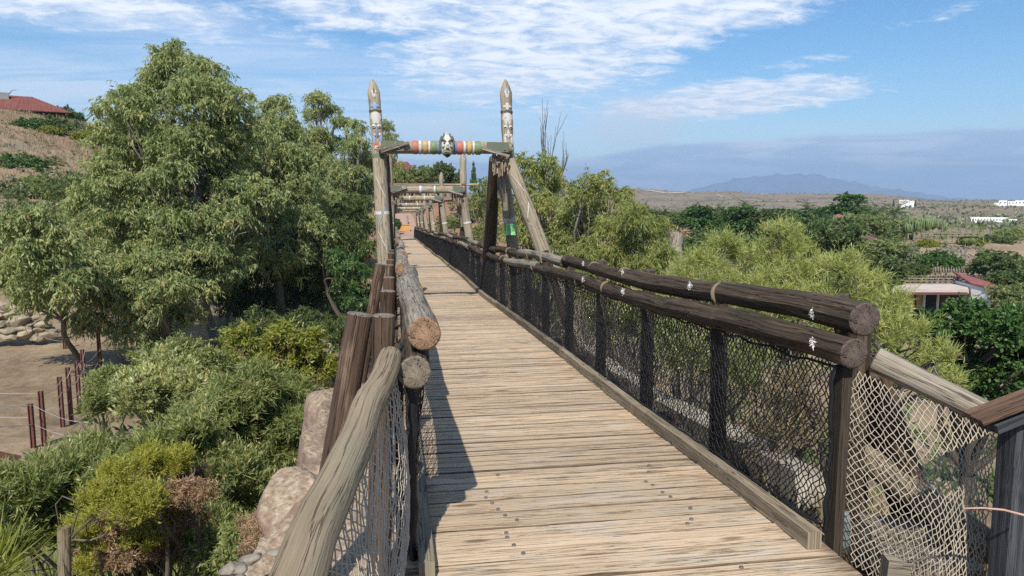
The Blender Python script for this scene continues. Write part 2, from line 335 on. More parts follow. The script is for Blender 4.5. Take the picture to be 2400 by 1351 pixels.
# ------------------------------------------------------------------ foliage tools
def unit(a): return a / np.maximum(np.linalg.norm(a, axis=1, keepdims=True), 1e-9)
def leafquads(C, A, L, W, fold=0.0):
    n = len(C); A = unit(A); side = unit(np.cross(A, rng.normal(size=(n, 3))))
    nrm = np.cross(A, side); L = L[:, None]; W = W[:, None]
    V = np.empty((n, 4, 3)); mid = C + A * L * 0.45 + nrm * (L * fold)
    V[:, 0] = C; V[:, 1] = mid + side * W / 2; V[:, 2] = C + A * L; V[:, 3] = mid - side * W / 2
    return V.reshape(-1, 3), np.arange(4 * n).reshape(n, 4)
def sph(n): return unit(rng.normal(size=(n, 3)))
def clump_leaves(centres, radii, per, leaf, mode):
    """shoots spring from each clump centre and carry leaves; centres (k,3), radii (k,3); returns C, A, L, W, rnd"""
    k = len(centres); lp = 11; ns = max(2, int(round(per / lp)))
    ci = np.repeat(np.arange(k), ns); n = len(ci); d = sph(n)
    if mode == 'up': d = unit(d + np.array([0, 0, 0.45]))
    st = centres[ci] + sph(n) * radii[ci] * 0.35 * rng.random((n, 1)); ln = radii[ci] * (0.55 + 0.75 * rng.random((n, 1)))
    bend = {'droop': -0.5, 'up': 0.35, 'out': -0.12}.get(mode, 0.0); srnd = rng.random(n)
    si = np.repeat(np.arange(n), lp); t = (np.tile(np.arange(lp), n) + rng.random(n * lp)) / lp; t = t[:, None]
    C = st[si] + d[si] * ln[si] * t + np.array([0, 0, 1.0]) * bend * ln[si, 2:3] * t * t
    tan = unit(d[si] + np.array([0, 0, 1.0]) * bend * 2 * t); N = len(si)
    jit = rng.normal(size=(N, 3))
    if mode == 'droop': A = tan * 0.5 + jit * 0.5 + np.array([0, 0, -0.75])
    elif mode == 'up': A = tan * 1.0 + jit * 0.45
    elif mode == 'out': A = tan * 0.7 + jit * 0.6
    else: A = jit
    L = leaf[0] * (0.55 + 0.8 * rng.random(N)); W = leaf[1] * (0.6 + 0.7 * rng.random(N))
    cr = rng.random(k)
    rd = 0.34 * cr[ci][si] + 0.22 * srnd[si] + 0.34 * rng.random(N) + 0.10 * t[:, 0]
    return C, A, L, W, np.clip(rd * 1.15 - 0.07, 0, 1)
def crown_clumps(lobes, cr, dens, flat=0.8, inner=0.35):
    cs = []; rs = []
    for (c, r) in lobes:
        r = np.array(r if hasattr(r, '__len__') else (r, r, r), float); m = max(4, int(dens * (r.mean() / cr) ** 1.7))
        d = sph(m); d[:, 2] = np.where((d[:, 2] < -0.15) & (rng.random(m) < 0.85), -d[:, 2], d[:, 2])
        q = np.where(rng.random(m) < inner, 0.25 + 0.45 * rng.random(m), 0.62 + 0.42 * rng.random(m) + 0.12 * np.abs(rng.normal(size=m)))
        cs.append(np.array(c) + d * q[:, None] * r)
        s = cr * (0.55 + 0.95 * rng.random(m) ** 1.5); rs.append(np.stack([s, s, s * flat], 1))
    return np.concatenate(cs), np.concatenate(rs)
def limb_path(a, b, sag=0.15, n=7, jit=0.06):
    a = Vector(a); b = Vector(b); d = b - a; L = d.length; pts = []
    o1 = Vector(rng.normal(size=3)) * L * jit; o2 = Vector(rng.normal(size=3)) * L * jit * 0.6
    for i in range(n):
        t = i / (n - 1); p = a.lerp(b, t); p = p + Vector((0, 0, 1)) * (L * sag * math.sin(math.pi * t)) + o1 * math.sin(math.pi * t) + o2 * math.sin(2 * math.pi * t)
        pts.append(p)
    return pts
def plant(name, label, cat, base, lobes, leaf, per, cr, dens, mode, lm, bark, tr=0.2, group=None, fork=0.35, flat=0.8, inner=0.35, twigs=0, crown='crown', extra=None, stems=1, droop_trunk=None):
    base = Vector(base); root = empty(name, base, label, cat, group)
    b = np.array(base)
    cs, rs = crown_clumps([(np.array(c) - b, r) for c, r in lobes], cr, dens, flat, inner)
    C, A, L, W, rd = clump_leaves(cs, rs, per, leaf, mode)
    V, F = leafquads(C, A, L, W, 0.04)
    link(crown, npmesh(crown, V, F, lm, rd), root)
    if extra: extra(root, cs, rs)
    mb = MB(); ctr = np.mean([np.array(c) for c, _ in lobes], 0) - b
    top = Vector((ctr[0], ctr[1], ctr[2]))
    fk = Vector((0, 0, 0)).lerp(top, fork)
    if stems == 1:
        p = limb_path((0, 0, -0.6), fk, 0.0, 6, 0.03); mb.tube(p, [tr * (1.25 - 0.4 * i / 5) for i in range(6)], 9, rough=0.1, caps=False)
    for c, r in lobes:
        e = Vector(np.array(c) - b); rr = (r if not hasattr(r, '__len__') else sum(r) / 3)
        a = fk if stems == 1 else Vector((random.uniform(-.15, .15), random.uniform(-.15, .15), -0.3))
        p = limb_path(a, e, 0.08, 7, 0.07); r0 = tr * 0.55 if stems == 1 else tr
        mb.tube(p, [r0 * (1 - 0.75 * i / 6) for i in range(7)], 6, rough=0.08, caps=False)
        for _ in range(3 + twigs):
            q = e + Vector(sph(1)[0]) * rr * 0.9; s = p[random.randint(3, 6)]
            mb.tube(limb_path(s, q, 0.05, 5, 0.08), [r0 * 0.3 * (1 - 0.7 * i / 4) for i in range(5)], 5, caps=False)
    mb.obj('trunk', bark, root)
    return root
def copy_tree(o, parent=None):
    c_ = o.copy(); COL.objects.link(c_); c_.parent = parent
    for ch in o.children: copy_tree(ch, c_)
    return c_

LM = {}
LM['euc'] = leafmat('eucalyptus_leaf', [(0.0, (0.053, 0.072, 0.029)), (0.35, (0.094, 0.118, 0.046)), (0.7, (0.150, 0.168, 0.070)), (0.93, (0.225, 0.188, 0.088)), (1.0, (0.27, 0.15, 0.08))], gain=2.4)
LM['eucshade'] = leafmat('shade_toned_eucalyptus_leaf', [(0.0, (0.028, 0.045, 0.014)), (0.5, (0.055, 0.080, 0.022)), (1.0, (0.105, 0.125, 0.038))], gain=1.6)  # darker copy of the leaf: shade inside the crowns put into its colour
LM['eucgreen'] = leafmat('green_eucalyptus_leaf', [(0.0, (0.052, 0.072, 0.020)), (0.45, (0.115, 0.135, 0.040)), (0.8, (0.195, 0.195, 0.065)), (0.96, (0.26, 0.20, 0.085)), (1.0, (0.32, 0.17, 0.09))])
LM['pine'] = leafmat('pale_needles', [(0.0, (0.085, 0.105, 0.030)), (0.5, (0.185, 0.205, 0.066)), (0.9, (0.275, 0.275, 0.11)), (1.0, (0.32, 0.25, 0.13))], 0.4)
LM['ficus'] = leafmat('dark_green_leaf', [(0.0, (0.022, 0.050, 0.012)), (0.55, (0.052, 0.104, 0.026)), (1.0, (0.108, 0.165, 0.044))], 0.3, 0.42, gain=1.45)
LM['canopy'] = leafmat('canopy_leaf', [(0.0, (0.035, 0.058, 0.020)), (0.5, (0.075, 0.110, 0.036)), (1.0, (0.145, 0.165, 0.06))], gain=1.5)
LM['canopy2'] = leafmat('olive_canopy_leaf', [(0.0, (0.06, 0.085, 0.03)), (0.5, (0.11, 0.135, 0.05)), (1.0, (0.19, 0.19, 0.08))])
LM['yellow'] = leafmat('yellow_green_leaf', [(0.0, (0.09, 0.11, 0.018)), (0.5, (0.17, 0.19, 0.03)), (1.0, (0.27, 0.25, 0.06))], gain=1.5)
LM['acacia'] = leafmat('narrow_leaf', [(0.0, (0.050, 0.072, 0.022)), (0.45, (0.105, 0.128, 0.042)), (0.85, (0.175, 0.185, 0.070)), (1.0, (0.26, 0.20, 0.10))])
LM['pale'] = leafmat('pale_leaf', [(0.0, (0.10, 0.125, 0.05)), (0.5, (0.21, 0.23, 0.10)), (1.0, (0.40, 0.38, 0.20))], gain=1.8)
LM['olive'] = leafmat('olive_leaf', [(0.0, (0.045, 0.065, 0.025)), (0.6, (0.11, 0.13, 0.045)), (0.85, (0.24, 0.23, 0.085)), (1.0, (0.40, 0.35, 0.15))])
LM['juniper'] = leafmat('yellow_green_juniper', [(0.0, (0.12, 0.125, 0.022)), (0.5, (0.215, 0.220, 0.040)), (1.0, (0.32, 0.30, 0.075))], gain=1.75)
LM['dry'] = leafmat('dry_brown_leaf', [(0.0, (0.085, 0.055, 0.030)), (0.5, (0.19, 0.125, 0.070)), (1.0, (0.32, 0.23, 0.145))], 0.25, tint=(1, 0.9, 0.7), gain=1.8)
LM['grass'] = leafmat('dry_grass', [(0.0, (0.11, 0.095, 0.045)), (0.4, (0.20, 0.16, 0.085)), (1.0, (0.36, 0.275, 0.165))], 0.3, tint=(1, 0.95, 0.7), gain=1.2)
LM['scrub'] = leafmat('scrub_leaf', [(0.0, (0.05, 0.062, 0.035)), (0.5, (0.10, 0.11, 0.062)), (1.0, (0.17, 0.15, 0.10))], 0.2)
M['barkpale'] = woodmat('pale_bark', (0.42, 0.38, 0.31), (0.29, 0.25, 0.20), (0.13, 0.105, 0.08), (0.5, 0.46, 0.39), 0.4, 0.3)
M['barkdark'] = woodmat('dark_bark', (0.20, 0.165, 0.125), (0.13, 0.105, 0.078), (0.06, 0.045, 0.034))
M['barkgrey'] = woodmat('grey_bark', (0.33, 0.29, 0.24), (0.22, 0.19, 0.155), (0.10, 0.085, 0.07))
# ------------------------------------------------------------------ terrain
CP = [(0,0,-.05),(0,2.5,-.12),(2,2.3,-.32),(-1,1.2,-.9),(3.2,2.8,-.5),(5,2,-.9),(-3,0,-2.2),(0,-10,0),(-12,-6,-3),(10,-6,-1),(0,-40,2),(-40,-20,-4),(40,-20,-4),
 (2.8,4.5,-.62),(3.4,6,-.95),(4,9,-2.1),(6,6,-2.4),(3,11,-3),(8,10,-5.2),(6,16,-6.4),(12,8,-6.5),
 (-.9,4,-2.0),(-1.3,6,-2.4),(-1.5,8,-3.1),(-1.8,11,-4.0),(-3,5,-3.0),(-4.5,8,-4.1),(-6,11,-4.8),(-6,16,-5.2),(-2,18,-5.5),(-8,4,-4.2),
 (1,14,-5),(1,22,-6.6),(1,40,-7.5),(1,55,-6.8),(1,68,-5.2),(1,77,-3.0),(1,81,-2.35),(-4,81,-2.4),
 (-12,22,-5.2),(-18,38,-5.2),(-22,42,-5.1),(-26,35,-5.2),(-9,37,-5.3),(-25,22,-5.2),(-12,50,-5),(-30,50,-4.2),(-20,12,-5.0),
 (-28,66,0.2),(-29,72,.9),(-36,90,6.2),(-44,104,10),(-50,115,13.2),(-57,122,16.0),(-46,120,13.4),(-62,160,18),(-44,150,12),(-25,140,3),(-14,120,-.5),(-18,90,-2),(-90,120,17),(-90,60,3),(-60,40,-4.5),
 (5,86,-1.9),(1,90,-2.0),(9,97,1.2),(12,112,2.4),(4,118,2.2),(-8,100,-.5),(24,110,.5),(10,75,-5.5),(2,140,4),
 (15,25,-9.5),(30,28,-11.5),(20,45,-10.5),(40,50,-12.5),(25,70,-8.5),(22,12,-9)]
for px, py, D in [(2230,735,92),(2120,735,92),(2370,735,95),(2230,664,99),(2100,662,99),(2330,640,106),(2260,600,118),(2180,628,112),(2250,560,130),(2150,560,130),(2330,565,140),
                  (2080,560,150),(1960,545,150),(1850,580,120),(1700,600,130),(1990,530,190),(1700,540,200),(1500,540,190),(2250,535,220),(2380,540,220),(2100,520,240),(2450,690,100),(2500,560,160)]:
    q = atD(px, py, D); CP.append(tuple(q))
CP = np.array(CP, float)
_d = np.linalg.norm(CP[:, None, :2] - CP[None, :, :2], axis=2)
_n = len(CP); _A = np.zeros((_n + 3, _n + 3)); _A[:_n, :_n] = -_d - np.eye(_n) * 0.05
_A[:_n, _n] = 1; _A[:_n, _n+1:] = CP[:, :2] ; _A[_n, :_n] = 1; _A[_n+1:, :_n] = CP[:, :2].T
_W = np.linalg.solve(_A, np.concatenate([CP[:, 2], np.zeros(3)]))
_ph = rng.random((10, 2)) * 9
def vnoise(x, y, s):
    r = 0
    for i in range(5):
        a = i * 1.9 + s; f = (1.0, 1.7, 2.6, 4.1, 6.3)[i] / s
        r = r + np.sin((x * math.cos(a) + y * math.sin(a)) * f + _ph[i, 0]) * np.sin((y * math.cos(a * 1.3) - x * math.sin(a * 1.3)) * f * 0.8 + _ph[i, 1]) / (1 + 0.7 * i)
    return r
def hgt(x, y):
    x = np.asarray(x, float); y = np.asarray(y, float); sh = x.shape; xf = x.ravel(); yf = y.ravel()
    d = np.sqrt((xf[:, None] - CP[:, 0]) ** 2 + (yf[:, None] - CP[:, 1]) ** 2)
    near = -d @ _W[:_n] + _W[_n] + xf * _W[_n+1] + yf * _W[_n+2]
    r = np.hypot(xf, yf); a = np.degrees(np.arctan2(xf, yf))
    far = -7 + 3.0 * vnoise(xf, yf, 160) * np.clip(r / 600, 0, 1) + np.clip((r - 500) / 700, 0, 1) * 3
    rid = np.interp(a, [-180, -60, -30, -10, 8, 16, 19, 22, 26, 29, 33, 36, 40, 46, 60, 180], [14, 30, 30, 14, 15, 18, 21, 20, 18, 16, 8, 6, 1, 0, 14, 14])
    t = np.clip((r - 800) / 600, 0, 1); t = t * t * (3 - 2 * t)
    far = far + t * (rid + 6 + 6.0 * vnoise(xf, yf, 90) * 0.75 + 2.0 * vnoise(xf, yf, 40) * .5) * np.clip(1.0 - (r - 1600) / 2500, 0, 1)
    far = np.where(r > 4000, -10, far)
    k = np.clip((r - 190) / 130, 0, 1); k = k * k * (3 - 2 * k)
    z = near * (1 - k) + far * k
    z = z + 0.05 * vnoise(xf, yf, 1.3) * np.clip((r - 3) / 5, 0, 1) + 0.16 * vnoise(xf, yf, 6) * np.clip((r - 12) / 20, 0, 1)
    return z.reshape(sh)
def h1(x, y): return float(hgt(np.array([x]), np.array([y]))[0])
NA = 900; rad = np.concatenate([[0.0], np.geomspace(0.5, 13000, 250)])
ang = np.linspace(0, 2 * math.pi, NA, endpoint=False)
RR, AA = np.meshgrid(rad[1:], ang, indexing='ij'); GX = RR * np.sin(AA); GY = RR * np.cos(AA); GZ = hgt(GX, GY)
V = np.concatenate([np.array([[0, 0, h1(0, 0)]]), np.stack([GX, GY, GZ], -1).reshape(-1, 3)])
nr = len(rad) - 1; ii, jj = np.meshgrid(np.arange(nr - 1), np.arange(NA), indexing='ij'); j2 = (jj + 1) % NA
F = np.stack([1 + ii * NA + jj, 1 + ii * NA + j2, 1 + (ii + 1) * NA + j2, 1 + (ii + 1) * NA + jj], -1).reshape(-1, 4)
jj = np.arange(NA); F0 = np.stack([np.zeros(NA, int), 1 + (jj + 1) % NA, 1 + jj, 1 + jj], -1)
m, nt = newmat('ground_soil'); geo = nd(nt, 'ShaderNodeNewGeometry').outputs['Position']
gs_ = nd(nt, 'ShaderNodeSeparateXYZ', {0: geo}); rr_ = nd(nt, 'ShaderNodeVectorMath', {0: geo}, operation='LENGTH').outputs['Value']
a_ = noise(nt, geo, 0.22, 6, 0.65); b_ = noise(nt, geo, 2.2, 6, 0.7); c_ = noise(nt, geo, 14.0, 4, 0.7)
gsum = mth(nt, 'ADD', mth(nt, 'MULTIPLY', a_, 0.45), mth(nt, 'ADD', mth(nt, 'MULTIPLY', b_, 0.35), mth(nt, 'MULTIPLY', c_, 0.2)))
soil = ramp(nt, gsum, [(0.34, (0.09, 0.065, 0.044)), (0.45, (0.20, 0.145, 0.095)), (0.55, (0.29, 0.215, 0.14)), (0.66, (0.42, 0.33, 0.21))])
grey = sstep(nt, noise(nt, geo, 0.12, 4, 0.6), 0.52, 0.66)
soil = mix(nt, mth(nt, 'MULTIPLY', grey, 0.6), soil, (0.20, 0.175, 0.14))
red = sstep(nt, mth(nt, 'SUBTRACT', gs_.outputs[1], mth(nt, 'MULTIPLY', mth(nt, 'ABSOLUTE', gs_.outputs[0]), 0.8)), 62, 78)
soil = mix(nt, mth(nt, 'MULTIPLY', mth(nt, 'MULTIPLY', red, sstep(nt, rr_, 140, 110)), 0.7), soil, mix(nt, b_, (0.16, 0.075, 0.045), (0.36, 0.19, 0.12)))
farc = ramp(nt, mth(nt, 'ADD', mth(nt, 'MULTIPLY', noise(nt, geo, 0.012, 8, 0.7), 0.6), mth(nt, 'MULTIPLY', noise(nt, geo, 0.08, 5, 0.7), 0.4)),
            [(0.36, (0.075, 0.085, 0.045)), (0.45, (0.15, 0.13, 0.085)), (0.53, (0.245, 0.18, 0.125)), (0.60, (0.18, 0.15, 0.105)), (0.70, (0.36, 0.28, 0.20))])
gm = mix(nt, sstep(nt, rr_, 180, 300), soil, farc)
finish(nt, gm, 0.95, mth(nt, 'ADD', b_, c_), 0.5, 0.06, 0.1); M['ground'] = m
gme = npmesh('ground', V, F, m, smooth=True)
g_ = link('ground', gme); tag(g_, kind='structure')

# distant mountain
mx = []; NM = 90
for i in range(NM):
    px = 1300 + i * 13.0; prof = np.interp(px, [1300, 1560, 1640, 1700, 1760, 1830, 1870, 1905, 1950, 2000, 2060, 2130, 2230, 2400, 2500], [474, 462, 440, 425, 414, 410, 407, 409, 418, 428, 440, 448, 464, 473, 476])
    prof += 2.0 * math.sin(i * 1.7) + 1.3 * math.sin(i * 3.1 + 1) if 1560 < px < 2300 else 0
    mx.append((px, prof))
mb = MB(); VV = []; rows = 14
for k in range(rows):
    t = k / (rows - 1)
    for i, (px, py) in enumerate(mx):
        D = 11800 - 3000 * t + 260 * math.sin(i * .9 + 3 * t) + 160 * math.sin(i * 2.3 + 5 * t); top = atD(px, py, 11800).z
        z = -30 + (top + 30) * (1 - t) ** 1.15 + 30 * math.sin(i * 1.1 + k * .8) * math.sin(math.pi * t)
        q = atD(px, 474, D); VV.append((q.x, q.y, z))
    if k == 0: pass
FF = [(k * NM + i, k * NM + i + 1, (k + 1) * NM + i + 1, (k + 1) * NM + i) for k in range(rows - 1) for i in range(NM - 1)]
b0 = len(VV)
for i, (px, py) in enumerate(mx): q = atD(px, 474, 12700); VV.append((q.x, q.y, -30))
FF += [(b0 + i, b0 + i + 1, i + 1, i) for i in range(NM - 1)]
M['mountain'] = plain('mountain_rock', (0.15, 0.165, 0.20), 0.95, 0.3, 0.004)
mb.add(VV, FF, smooth=True); tag(mb.obj('mountain', M['mountain']), kind='structure')

# ------------------------------------------------------------------ bridge
_py = [0, 3.1, 4, 5.2, 6.8, 8.3, 10.4, 12.2, 15.4, 17.4, 19.9, 24.6, 27.1, 38.6, 51.5, 67.7, 78.5, 90]
_pz = [.01, 0, -.03, -.085, -.135, -.175, -.26, -.345, -.445, -.49, -.54, -.67, -.72, -1.07, -1.43, -1.84, -2.12, -2.3]
def zb(Y): return float(np.interp(Y, _py, _pz)) + 0.022 * math.sin(Y * 0.62 + 0.5) * min(1, max(0, (Y - 6) / 6))
Y0, Y1 = 2.86, 80.0
deck = empty('footbridge_deck', (1.03, Y0, 0), 'long timber footbridge deck of weathered planks running across the valley', 'bridge')
DO = Vector(deck.location)
PW = 0.19
pm = {}
for PWk in (0.19, 0.106):
  pm[PWk] = []
  for k in range(7):
      mb = MB(); L = 2.02; n = 9; wd = PWk - 0.009 - 0.003 * random.random(); th = 0.045; vs = []; u0 = k * 3.1
      ez = [random.uniform(-.002, .002) for _ in range(n + 1)]; ey = [random.uniform(-.0025, .0025) for _ in range(n + 1)]; ey2 = [random.uniform(-.0025, .0025) for _ in range(n + 1)]
      for i in range(n + 1):
          x = -L / 2 + L * i / n; b = 0.0075
          for (y, z) in ((-wd/2 + ey[i], -th), (-wd/2 + ey[i], -.004), (-wd/2 + b + ey[i], ez[i]), (wd/2 - b * .6 + ey2[i], ez[i]), (wd/2 + ey2[i], -.004), (wd/2 + ey2[i], -th)): vs.append((x, y, z))
      fs = []; us = []
      for i in range(n):
          for j in range(6):
              q = (i*6+j, (i+1)*6+j, (i+1)*6+(j+1) % 6, i*6+(j+1) % 6); fs.append(q[::-1] if False else q); us.append([(vs[a][1] + u0 + (0.3 if j in (0, 4) else 0), vs[a][0] + u0) for a in q])
      for e in (0, n): q = [e*6+j for j in range(6)]; q = q if e == 0 else q[::-1]; fs.append(q); us.append([(vs[a][1] + 5, vs[a][2] + 5) for a in q])
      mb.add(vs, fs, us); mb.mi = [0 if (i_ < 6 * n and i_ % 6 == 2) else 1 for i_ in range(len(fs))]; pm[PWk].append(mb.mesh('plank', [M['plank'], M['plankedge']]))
mb = MB(); mb.tube([(0, 0, -0.004), (0, 0, 0.0015)], 0.011, 10); screw_me = mb.mesh('screw', M['iron'])
Y = Y0; k = 0; rest = MB()
while Y < Y1:
    PW = 0.19 if Y < 4.1 else 0.106
    z = zb(Y); sl_ = math.atan2(zb(Y + .3) - zb(Y - .3), .6)
    if k < 300:
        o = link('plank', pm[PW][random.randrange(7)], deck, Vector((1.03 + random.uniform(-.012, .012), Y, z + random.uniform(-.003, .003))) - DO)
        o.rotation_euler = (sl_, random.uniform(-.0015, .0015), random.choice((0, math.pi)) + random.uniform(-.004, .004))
        if k < 9:
            for xs in (-.52, .46):
                for dy in (-.04, .035):
                    if random.random() < .35: continue
                    s_ = link('screw', screw_me, o, (xs + random.uniform(-.03, .03), dy + random.uniform(-.015, .015), 0.0015))
    else:
        rest.box((0, Y, z - .0225), (2.02, PW - .009, .045), None, 0, 0)
    Y += PW if (Y + PW < 4.1 or PW < .15) else .149; k += 1
ro = rest.obj('far_planks', M['plank'], deck); ro.location = (0, -DO.y, -DO.z); ro['kind'] = 'stuff'
# bearers and cross beams
def yline(a, b, st=1.5):
    n = max(2, int((b - a) / st) + 1); return [a + (b - a) * i / (n - 1) for i in range(n)]
for X in (.2, 1.03, 1.86):
    mb = MB(); ys = yline(Y0 + .05, Y1, 2.0)
    for a, b in zip(ys[:-1], ys[1:]): mb.beam((X, a, zb(a) - .135), (X, b + .02, zb(b) - .135), .09, .16)
    o = mb.obj('bearer', M['darkbeam'], deck); o.location = -DO
PY = [3.32 + 1.55 * i for i in range(int((Y1 - 4) / 1.55))]
cb = MB(); cb.box((0, 0, 0), (3.1, .13, .12), None, 0, 0); cbm = cb.mesh('cross_beam', M['darkbeam'])
for y in PY: link('cross_beam', cbm, deck, Vector((1.1, y, zb(y) - .29)) - DO)
# kerbs
def kerb(X, seg=2.6, start=3.02):
    y = start
    while y < Y1 - 1:
        e = min(y + seg + random.uniform(-.3, .3), Y1); mb = MB(); ys = yline(y, e - .01, .7)
        for a, b in zip(ys[:-1], ys[1:]):
            mb.beam((X, a, zb(a) + .048), (X, b, zb(b) + .048), .072, .085, wob=0.0015)
        o = mb.obj('kerb', M['kerb'], deck); o.location = -DO; y = e
kerb(1.945); kerb(0.11)

# handrails
def rail_log(parent, X, zoff, y0, y1, r, mat, emat, taper=0.0, sides=14, dx=0.0, first=False):
    n = max(4, int((y1 - y0) / .28)); ph = random.uniform(0, 6); pts = []; rad_ = []
    for i in range(n + 1):
        y = y0 + (y1 - y0) * i / n; t = i / n
        pts.append((X + dx * t + .016 * math.sin(y * 1.3 + ph), y, zb(y) + zoff + .018 * math.sin(y * 1.1 + ph * 2) + .004 * math.sin(y * 7 + ph)))
        rad_.append(r * (1 + .045 * math.sin(y * 2.1 + ph) + .03 * math.sin(y * 6.3 + ph * 3) - taper * t))
    mb = MB(); mb.tube(pts, rad_, sides, 0, 1, .03); o = mb.obj('rail_log', [mat, emat], parent); o.location = -Vector(parent.location); return pts, rad_
def band(parent, name, p0, p1, r, mat, w=.02):
    mb = MB(); p0 = Vector(p0); d = (Vector(p1) - p0).normalized(); mb.tube([p0 - d * w, p0 + d * w], r, 14); o = mb.obj(name, mat, parent); o.location = -Vector(parent.location)
def build_net(P, r):
    """P[i,j] node grid, diamonds on the checkerboard; returns tube verts/faces"""
    ni, nj, _ = P.shape; I, J = np.meshgrid(np.arange(ni - 1), np.arange(nj - 1), indexing='ij'); I = I.ravel(); J = J.ravel()
    ev = (I + J) % 2 == 0
    A = np.concatenate([P[I[ev], J[ev]], P[I[~ev] + 1, J[~ev]]]); B = np.concatenate([P[I[ev] + 1, J[ev] + 1], P[I[~ev], J[~ev] + 1]])
    e = np.arange(nj - 1); 
    return segtubes(A, B, r)
def segtubes(A, B, r):
    d = unit(B - A); ref = np.where(np.abs(d[:, [0]]) < .8, np.array([[1., 0, 0]]), np.array([[0, 1., 0]])); u = unit(np.cross(d, ref)); v = np.cross(d, u); n = len(A)
    V = np.empty((n, 6, 3)); r = np.broadcast_to(np.asarray(r, float), (n,))[:, None]
    for k in range(3):
        a = 2 * math.pi * k / 3; o = (u * math.cos(a) + v * math.sin(a)) * r; V[:, k] = A - d * r * .5 + o; V[:, 3 + k] = B + d * r * .5 + o
    b = np.arange(n)[:, None] * 6; F = np.concatenate([b + np.array([[0, 1, 4, 3]]), b + np.array([[1, 2, 5, 4]]), b + np.array([[2, 0, 3, 5]])])
    return V.reshape(-1, 3), F
def zbv(Y): return np.interp(Y, _py, _pz) + 0.022 * np.sin(Y * 0.62 + 0.5) * np.clip((Y - 6) / 6, 0, 1)
def rail_net(parent, Xt, Xb, y0, y1, dy, nz, ztop, zbot, r, mat):
    ni = int((y1 - y0) / dy); ys = y0 + np.arange(ni + 1) * dy; t = np.linspace(0, 1, nz + 1)
    Yg, T = np.meshgrid(ys, t, indexing='ij')
    P = np.empty((ni + 1, nz + 1, 3))
    P[..., 0] = Xt + (Xb - Xt) * T + .03 * np.sin(Yg * 1.1) * np.sin(T * math.pi) + rng.normal(size=T.shape) * .004
    P[..., 1] = Yg + .03 * np.sin(T * 5 + Yg * .7) + rng.normal(size=T.shape) * .004
    P[..., 2] = zbv(Yg) + ztop + (zbot - ztop) * T - .03 * np.sin(Yg * 2.03) ** 2 * np.sin(T * math.pi) + rng.normal(size=T.shape) * .004
    V, F = build_net(P, r); o = link('net', npmesh('net', V, F, mat), parent); o.location = -Vector(parent.location); tag(o, kind='stuff'); return P
hr = empty('handrail', (2.1, 3, 0), 'dark double log handrail with black netting along the right side of the footbridge', 'handrail', 'footbridge handrails')
hl = empty('handrail', (.09, 3.1, 0), 'worn double log handrail seen end-on along the left side of the footbridge', 'handrail', 'footbridge handrails')
def joints(first, lens):
    ys = [first]
    while ys[-1] < Y1 - 1: ys.append(ys[-1] + random.choice(lens))
    ys[-1] = Y1; return ys
js = [3.0, 6.5, 9.0, 12.2] ; js = js[:-1] + joints(12.2, (2.6, 3.0, 3.3))
for i, (a, b) in enumerate(zip(js[:-1], js[1:])):
    pts, rd_ = rail_log(hr, 2.13, 1.10, a, b + .0, (.076 if i == 0 else .068), M['darklog'] if i < 2 else (M['greylog'] if i % 3 == 2 else M['darklog']), M['end_dark'], .05)
js2 = [2.98, 7.6, 10.4] ; js2 = js2[:-1] + joints(10.4, (2.6, 3.1, 3.4))
for i, (a, b) in enumerate(zip(js2[:-1], js2[1:])):
    rail_log(hr, 2.06, .945, a, b, (.073 if i == 0 else .066), M['darklog'] if i % 3 != 2 else M['greylog'], M['end_dark'], .05)
for y in (4.5, 6.55, 7.6, 9.05, 10.3, 11.4, 12.3, 13.6):
    for X, zo, rr0 in ((2.13, 1.10, .078), (2.06, .945, .075)):
        yy = y + (0 if X > 2.1 else .35); band(hr, 'rope_ring', (X, yy, zb(yy) + zo), (X, yy + 1, zb(yy + 1) + zo), rr0 - .0055 if y > 6 else rr0 - .0025, M['ropetan'], .004)
# frayed rope ends
def tuft(parent, p, s=.011, n=110):
    p = np.array(p); C = p + rng.normal(size=(n, 3)) * s * .8 * np.array([.4, .7, 1.2]); A = rng.normal(size=(n, 3)) + np.array([-.8, -.5, -.4]); V, F = leafquads(C, A, s * (1 + rng.random(n)), np.full(n, .004))
    o = link('rope_tuft', npmesh('rope_tuft', V, F, M['rope'], rng.random(n)), parent); o.location = -Vector(parent.location)
for px, up, lo in ((1905, 733, 803), (1617, 671, 737), (1460, 640, 683), (1367, 618, 655)):
    a = atX(px, up, 2.058); tuft(hr, a); b = atX(px, lo, 1.991); tuft(hr, b)
def post(parent, p0, p1, r, mat, em, sides=10):
    mb = MB(); p0 = Vector(p0); p1 = Vector(p1); n = 6
    mb.tube([p0.lerp(p1, i / n) for i in range(n + 1)], [r * (1.08 - .12 * i / n) for i in range(n + 1)], sides, 0, 1, .025)
    o = mb.obj('post', [mat, em], parent); o.location = -Vector(parent.location); return o
for i, y in enumerate(PY):
    z = zb(y); s = 12 if i < 8 else 7
    post(hr, (2.32, y, z - .45), (2.31, y + random.uniform(-.03, .03), z + 1.13 + random.uniform(-.03, .04)), .060, M['darklog'], M['end_dark'], s)
    post(hl, (-.12, y - .1, z - .45), (-.06 + random.uniform(-.01, .01), y - .1, z + 1.13 + random.uniform(-.03, .04)), .052, M['brownpost'], M['end_grey'], s)
    if i in (0, 3): post(hl, (-.45, y - .05, z - .35), (-.165, y, z + 1.15), .060, M['brownpost'], M['end_grey'], s)
    if i in (0, 5): post(hr, (2.80, y - .1, z - .5), (2.34, y + .22, z + 1.15), .066, M['darklog'], M['end_dark'], s)
